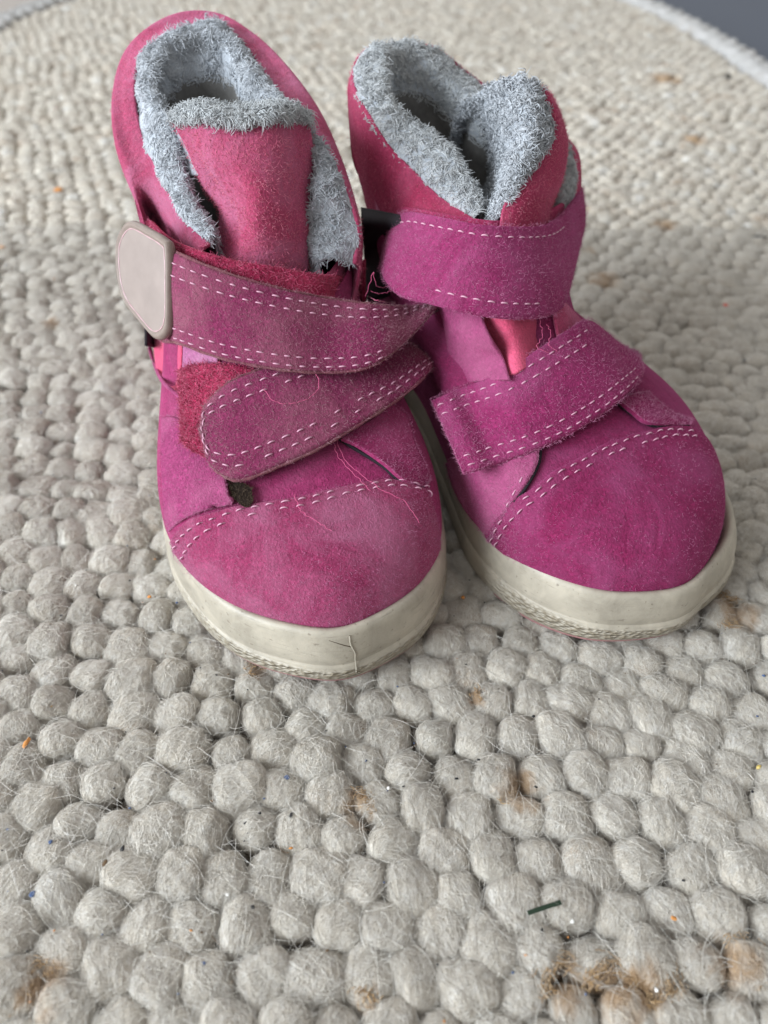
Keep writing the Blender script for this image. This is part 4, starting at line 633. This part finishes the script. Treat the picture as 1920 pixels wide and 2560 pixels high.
# lattice: rows across, every second row shifted by half a knot, the whole slightly turned and wavy
sx_, sy_ = .94, .82; pts = []
ca, sa = math.cos(math.radians(-7)), math.sin(math.radians(-7))
for j in range(-20, 150):
    for i in range(-60, 60):
        u, v_ = (i+.5*(j % 2))*sx_, j*sy_
        x = ca*u-sa*v_; y = sa*u+ca*v_
        x += .16*math.sin(y*.31+1)+.15*math.sin(y*.9+x*.4); y += .2*math.sin(x*.37)+.16*math.sin(x*.83+y*.5)
        pts.append((x, y))
pts = np.array(pts); pts += rng.normal(size=pts.shape)*.04
x, y = pts.T
half = np.maximum((y+1.0)*.60+7.5, 0)+15
keep = (y > -7) & (y < 104) & (np.abs(x) < half) & inside(x, y, 1.0); pts = pts[keep]; x, y = pts.T
# apparent size: nearest to the lens first, those under the soles last
dist = np.hypot(np.hypot(x, y), 15)
dep = (y*math.cos(math.pi/4)+15*math.sin(math.pi/4)); vis = (np.abs(x/dep) < .54) & (((y*math.sin(math.pi/4)-15*math.cos(math.pi/4))/dep) > -.72)
def under(x, y):
    h = np.zeros(len(x), bool)
    for (hx, hy), dg, mir in (((-4.64, 23.65), 13, 1), ((1.3, 24.3), 25, -1)):
        a = math.radians(dg); dx, dy = x-hx, y-hy; f = dx*math.sin(a)-dy*math.cos(a); s = dx*math.cos(a)+dy*math.sin(a); h |= (f > .6) & (f < 14.2) & (np.abs(s) < 2.8)
    return h
und = under(x, y)
order = np.argsort(dist+np.where(vis & ~und, 0, 1000)); near = order[:285]; rest = order[285:]
def knot_xf(k):
    r = rng
    lx, ly = pts[k]; sc_ = r.normal(1, .065); z = -.375+r.normal()*.03-(.10 if und[k] else 0)
    return (lx, ly, z), (r.normal()*.14, r.normal()*.14, r.normal()*.35+(math.pi if r.random() < .5 else 0)), (sc_*r.normal(1, .06), sc_*r.normal(1, .06), sc_*r.normal(1, .05))
for i, k in enumerate(near):
    l, ro, s_ = knot_xf(k); o = bpy.data.objects.new('wool_knot', VAR[int(rng.integers(len(VAR)))]); COL.objects.link(o); o.parent = rug
    o.location = (l[0]*.01, l[1]*.01-.3, l[2]*.01); o.rotation_euler = ro; o.scale = s_
def instancer(name, idx, variants, parent):
    """the remaining knots as one object: points carrying rotation and scale, knots instanced on them"""
    X = [knot_xf(k) for k in idx]; me = bpy.data.meshes.new(name); me.from_pydata([(l[0]*.01, l[1]*.01-.3, l[2]*.01) for l, _, _ in X], [], [])
    a = me.attributes.new('rot', 'FLOAT_VECTOR', 'POINT'); a.data.foreach_set('vector', np.array([r for _, r, _ in X]).ravel())
    a = me.attributes.new('siz', 'FLOAT_VECTOR', 'POINT'); a.data.foreach_set('vector', np.array([s for _, _, s in X]).ravel())
    a = me.attributes.new('vid', 'INT', 'POINT'); a.data.foreach_set('value', rng.integers(0, len(variants), len(X)).astype(np.int32))
    o = link(name, me, None, parent); ng = bpy.data.node_groups.new(name, 'GeometryNodeTree'); ng.interface.new_socket('Geometry', in_out='INPUT', socket_type='NodeSocketGeometry'); ng.interface.new_socket('Geometry', in_out='OUTPUT', socket_type='NodeSocketGeometry')
    nd, ln = ng.nodes, ng.links; gi = nd.new('NodeGroupInput'); go = nd.new('NodeGroupOutput'); ip = nd.new('GeometryNodeInstanceOnPoints'); gti = nd.new('GeometryNodeJoinGeometry')
    for v_ in reversed(variants):
        oi = nd.new('GeometryNodeObjectInfo'); oi.inputs['Object'].default_value = v_; oi.inputs['As Instance'].default_value = True; ln.new(oi.outputs['Geometry'], gti.inputs[0])
    def attr(nm, t):
        n_ = nd.new('GeometryNodeInputNamedAttribute'); n_.data_type = t; n_.inputs[0].default_value = nm; return n_.outputs[0]
    ln.new(gi.outputs[0], ip.inputs['Points']); ln.new(gti.outputs[0], ip.inputs['Instance']); ip.inputs['Pick Instance'].default_value = True
    ln.new(attr('vid', 'INT'), ip.inputs['Instance Index']); e2r = nd.new('FunctionNodeEulerToRotation'); ln.new(attr('rot', 'FLOAT_VECTOR'), e2r.inputs[0]); ln.new(e2r.outputs[0], ip.inputs['Rotation']); ln.new(attr('siz', 'FLOAT_VECTOR'), ip.inputs['Scale'])
    ln.new(ip.outputs[0], go.inputs[0]); md = o.modifiers.new('knots', 'NODES'); md.node_group = ng; o['kind'] = 'stuff'; return o
# the instanced prototypes are ordinary knots of the rug, lying under the boot soles
def proto(meshes, base):
    out = []
    for q, me in enumerate(meshes):
        o = bpy.data.objects.new('wool_knot', me); COL.objects.link(o); o.parent = rug; k = base[q]; o.location = (pts[k][0]*.01, pts[k][1]*.01-.3, -.005); out.append(o)
    return out
uk = np.where(und)[0]; usedp = uk[:len(VAR)+len(VARLO)]
pv = proto(VAR, usedp[:len(VAR)]); pl = proto(VARLO, usedp[len(VAR):])
rest = np.setdiff1d(rest, usedp); nearish = (y < 34) & (np.abs(x) < np.maximum((y+1)*.6+7.5, 0)); mid_ = rest[nearish[rest]]; far_ = rest[~nearish[rest]]
instancer('wool_knots', mid_, pv, rug); instancer('wool_knots', far_, pl, rug)
# backing cloth under the knots
bx_ = np.linspace(-33.6, 26.6, 61); tt2 = (1-(np.abs((bx_+3.5)/30.2)**2.6)).clip(0)**(1/2.6)*54.3+48.7
vb_ = [(a, -8, -.62) for a in bx_]+[(a, b, -.62) for a, b in zip(bx_, tt2)]; me = bpy.data.meshes.new('backing'); me.from_pydata([(a*.01, b*.01-.3, c*.01) for a, b, c in vb_], [], [(i, i+1, 61+i+1, 61+i) for i in range(60)])
link('backing', me, plain('brown grey jute backing', (.20, .165, .13), .95, .1, 0, .4, 500), rug)
# braided border
an = np.linspace(.0, math.pi, 4000); cx = np.sign(np.cos(an))*np.abs(np.cos(an))**(2/2.6)*30.4-3.5; cy = np.abs(np.sin(an))**(2/2.6)*54.6+48.7
cx = np.concatenate([np.full(600, 26.9), cx, np.full(600, -33.9)]); cy = np.concatenate([np.linspace(20, 48.7, 600), cy, np.linspace(48.7, 20, 600)])
ds = np.concatenate([[0], np.cumsum(np.hypot(np.diff(cx), np.diff(cy)))])
bm_ = []
for q in range(4):
    me = knot_variant(500+q, 90, 3, np.array([.62, 1.15, .55]), .012); me.materials.clear(); me.materials.append(braid_m); me.materials.append(wfib); bm_.append(me)
s_, q = 0., 0
while s_ < ds[-1]:
    px_, py_ = np.interp(s_, ds, cx), np.interp(s_, ds, cy); tx, ty = np.interp(s_+.3, ds, cx)-px_, np.interp(s_+.3, ds, cy)-py_; h = math.atan2(ty, tx); side_ = 1 if q % 2 else -1
    o = bpy.data.objects.new('braid_loop', bm_[q % 4]); COL.objects.link(o); o.parent = rug; o.location = ((px_-math.sin(h)*.42*side_)*.01, (py_+math.cos(h)*.42*side_)*.01-.3, -.001)
    o.rotation_euler = (0, 0, h-math.pi/2+.55*side_+rng.normal()*.08); o.scale = (1, rng.normal(1, .06), 1); s_ += .82; q += 1
# ---------------------------------------------------------------- loose fibres, stains and crumbs
def ground_noise_z(): return .05
# stray wool hairs lying over the rug
nf = 5000; yy = rng.uniform(2, 26, nf)**1.0; xx = rng.uniform(-1, 1, nf)*((yy+4)*.58+3); K = 9; h = rng.uniform(0, 6.28, nf); Lh = rng.uniform(.35, 1.5, nf); tr = rng.normal(size=nf)*1.1
P = np.zeros((nf, K, 3)); P[:, 0] = np.stack([xx, yy, rng.uniform(-.12, .06, nf)], -1)
for k in range(1, K):
    a = h+tr*k/K; P[:, k] = P[:, k-1]+np.stack([np.cos(a), np.sin(a), np.zeros(nf)], -1)*(Lh/K)[:, None]; P[:, k, 2] = np.clip(P[:, k, 2]+rng.normal(size=nf)*.02, -.2, .1)
zz = np.linspace(0, math.pi, K); P[:, :, 2] += .07*np.sin(zz)[None]*rng.random((nf, 1))
P[:, :, 1] -= 30
V, F = tubes(P, rng.uniform(.0025, .005, (nf, 1)), 3); obj('stray_wool_hairs', V, F, wfib, rug, 'stuff')
def tuft(cx_, cy_, rad, a0, a1, n_, width, mat, name):
    a = rng.uniform(a0, a1, n_); r_ = rad+rng.normal(size=n_)*width; P = []
    for k in range(7):
        aa = a+(k-3)*.085+rng.normal(size=n_)*.015; P.append(np.stack([cx_+np.cos(aa)*r_, cy_-30+np.sin(aa)*r_*.95, -.02+.06*rng.random(n_)-np.maximum(0, r_-rad)*.25-(.22 if rad > .3 else .05)*(1-np.exp(-((r_-rad)/.2)**2))*0+rng.normal(size=n_)*.01], -1)); r_ = r_+rng.normal(size=n_)*.03
    V, F = tubes(np.stack(P, 1), .008, 3); obj(name, V, F, mat, rug, 'stuff')
def gp(xd, yd, z=0.):   # where a ray of the photograph's camera meets the rug, worked out once for each small find
    return None
for (a, b, rad, a0, a1, n_, wd) in STAINS: tuft(a, b, rad, a0, a1, int(n_*.2), wd*1.4, amber, 'amber_wool')
# rusty jute fibres showing in the gaps between the knots
nf = 4500; yy = rng.uniform(2, 30, nf); xx = rng.uniform(-1, 1, nf)*((yy+4)*.58+3); K = 6; h = rng.uniform(0, 6.28, nf); tr = rng.normal(size=nf)*2; P = np.zeros((nf, K, 3)); P[:, 0] = np.stack([xx, yy-30, rng.uniform(-.42, -.18, nf)], -1); Lh = rng.uniform(.2, .6, nf)
for k in range(1, K): a = h+tr*k/K; P[:, k] = P[:, k-1]+np.stack([np.cos(a), np.sin(a), rng.normal(size=nf)*.25], -1)*(Lh/K)[:, None]
V, F = tubes(P, .0055, 3); obj('jute_fibres', V, F, fibre('rusty jute', [(.16, .085, .04), (.28, .16, .085), (.40, .27, .16)], .7, .2), rug, 'stuff')
# crumbs
def blob(name, x_, y_, z_, s, mat, label, cat_, seed, group=None, rot=0.):
    U, Fi = ico(2); d = 1+.22*snoise(U, seed, 2.2); V = U*d[:, None]*np.array(s); c, s2 = math.cos(rot), math.sin(rot); V = np.stack([V[:, 0]*c-V[:, 1]*s2, V[:, 0]*s2+V[:, 1]*c, V[:, 2]], -1)
    me = bpy.data.meshes.new(name); me.from_pydata((V*.01).tolist(), [], Fi.tolist()); me.polygons.foreach_set('use_smooth', [True]*len(Fi)); o = link(name, me, mat); o.location = (x_*.01, y_*.01, z_*.01); o['label'] = label; o['category'] = cat_
    if group: o['group'] = group
    return o
CM = dict(black=plain('black speck', (.02, .02, .022), .6), white=plain('white bead', (.85, .85, .83), .35, .6, 0, .03), red=plain('red crumb', (.62, .10, .07), .6), orange=plain('orange crumb', (.55, .24, .07), .7), yellow=plain('yellow flake', (.65, .50, .15), .5), blue=plain('blue fluff', (.07, .11, .22), .95, .1, .4), tan=plain('tan crumb', (.42, .28, .13), .85, .1, 0, .5), green=plain('dark green paper', (.018, .035, .02), .55), brown=plain('brown seed', (.14, .09, .05), .6))
for q, (x_, y_, z_, sx2, sy2, sz2, rot, mt, nm, lab, cat_) in enumerate(CRUMBS): blob(nm, x_, y_, z_, (sx2, sy2, sz2), CM[mt], lab, cat_, 900+q, None, rot)
# the dark green sliver: a thin flat strip resting on two knots
a = np.array(SLIVER); d = a[1]-a[0]; L_ = np.linalg.norm(d); ang = math.atan2(d[1], d[0])
G = np.zeros((20, 5, 3)); G[..., 0] = np.linspace(-L_/2, L_/2, 20)[:, None]; G[..., 1] = np.linspace(-.042, .042, 5)[None]; G[..., 2] = .012*np.sin(np.linspace(0, 3, 20))[:, None]
V, F = slab(G, np.broadcast_to(np.array([0, 0, 1.]), G.shape), .014); o = obj('paper_sliver', V, F, CM['green'], None, smooth=False); c = a.mean(0); o.location = (c[0]*.01, c[1]*.01, .0022); o.rotation_euler = (0, .02, ang)
o['label'] = 'straight dark green sliver lying across the knots near the bottom right'; o['category'] = 'sliver'
# fine dust specks nobody could count
nd_ = 800; yy = 2+30*rng.random(nd_)**1.3; xx = rng.uniform(-1, 1, nd_)*((yy+4)*.55+3)
for mt, a, b in (('black', 0, 260), ('blue', 260, 470), ('brown', 470, 640), ('orange', 640, 700), ('white', 700, 740)):
    U, Fi = ico(1); Vs, Fs = [], []
    for i in range(a, b):
        s = rng.uniform(.010, .026)*(1.3 if mt == 'blue' else 1); Vs.append(U*rng.uniform(.5, 1.4, (len(U), 1))*np.array([s*rng.uniform(.7, 1.8), s, s*.7])+np.array([xx[i], yy[i]-30, rng.uniform(-.12, .05)])); Fs.append(Fi+len(U)*(i-a))
    obj('dust_specks', np.concatenate(Vs), np.concatenate(Fs), CM[mt], rug, 'stuff')
# loose threads on the boots
def thread(pts_, parent, mat, r_=.011, name='loose_thread'):
    p = cat(W3(np.array(pts_)), 70); ph_ = rng.uniform(0, 6, 3); w_ = np.arange(70)[:, None]*np.array([.55, .8, 1.7])+ph_; p += np.sin(w_)*np.array([.014, .012, .006])+rng.normal(size=p.shape)*.003; p[:, 2] += .006; V, F = tubes(p[None], r_, 4); obj(name, V, F, mat, parent)
for key in THREADS: thread(THREADS[key], bL if key[0] == 'L' else bR, M['thread_hot' if 'hot' in key else 'thread'], .0065)
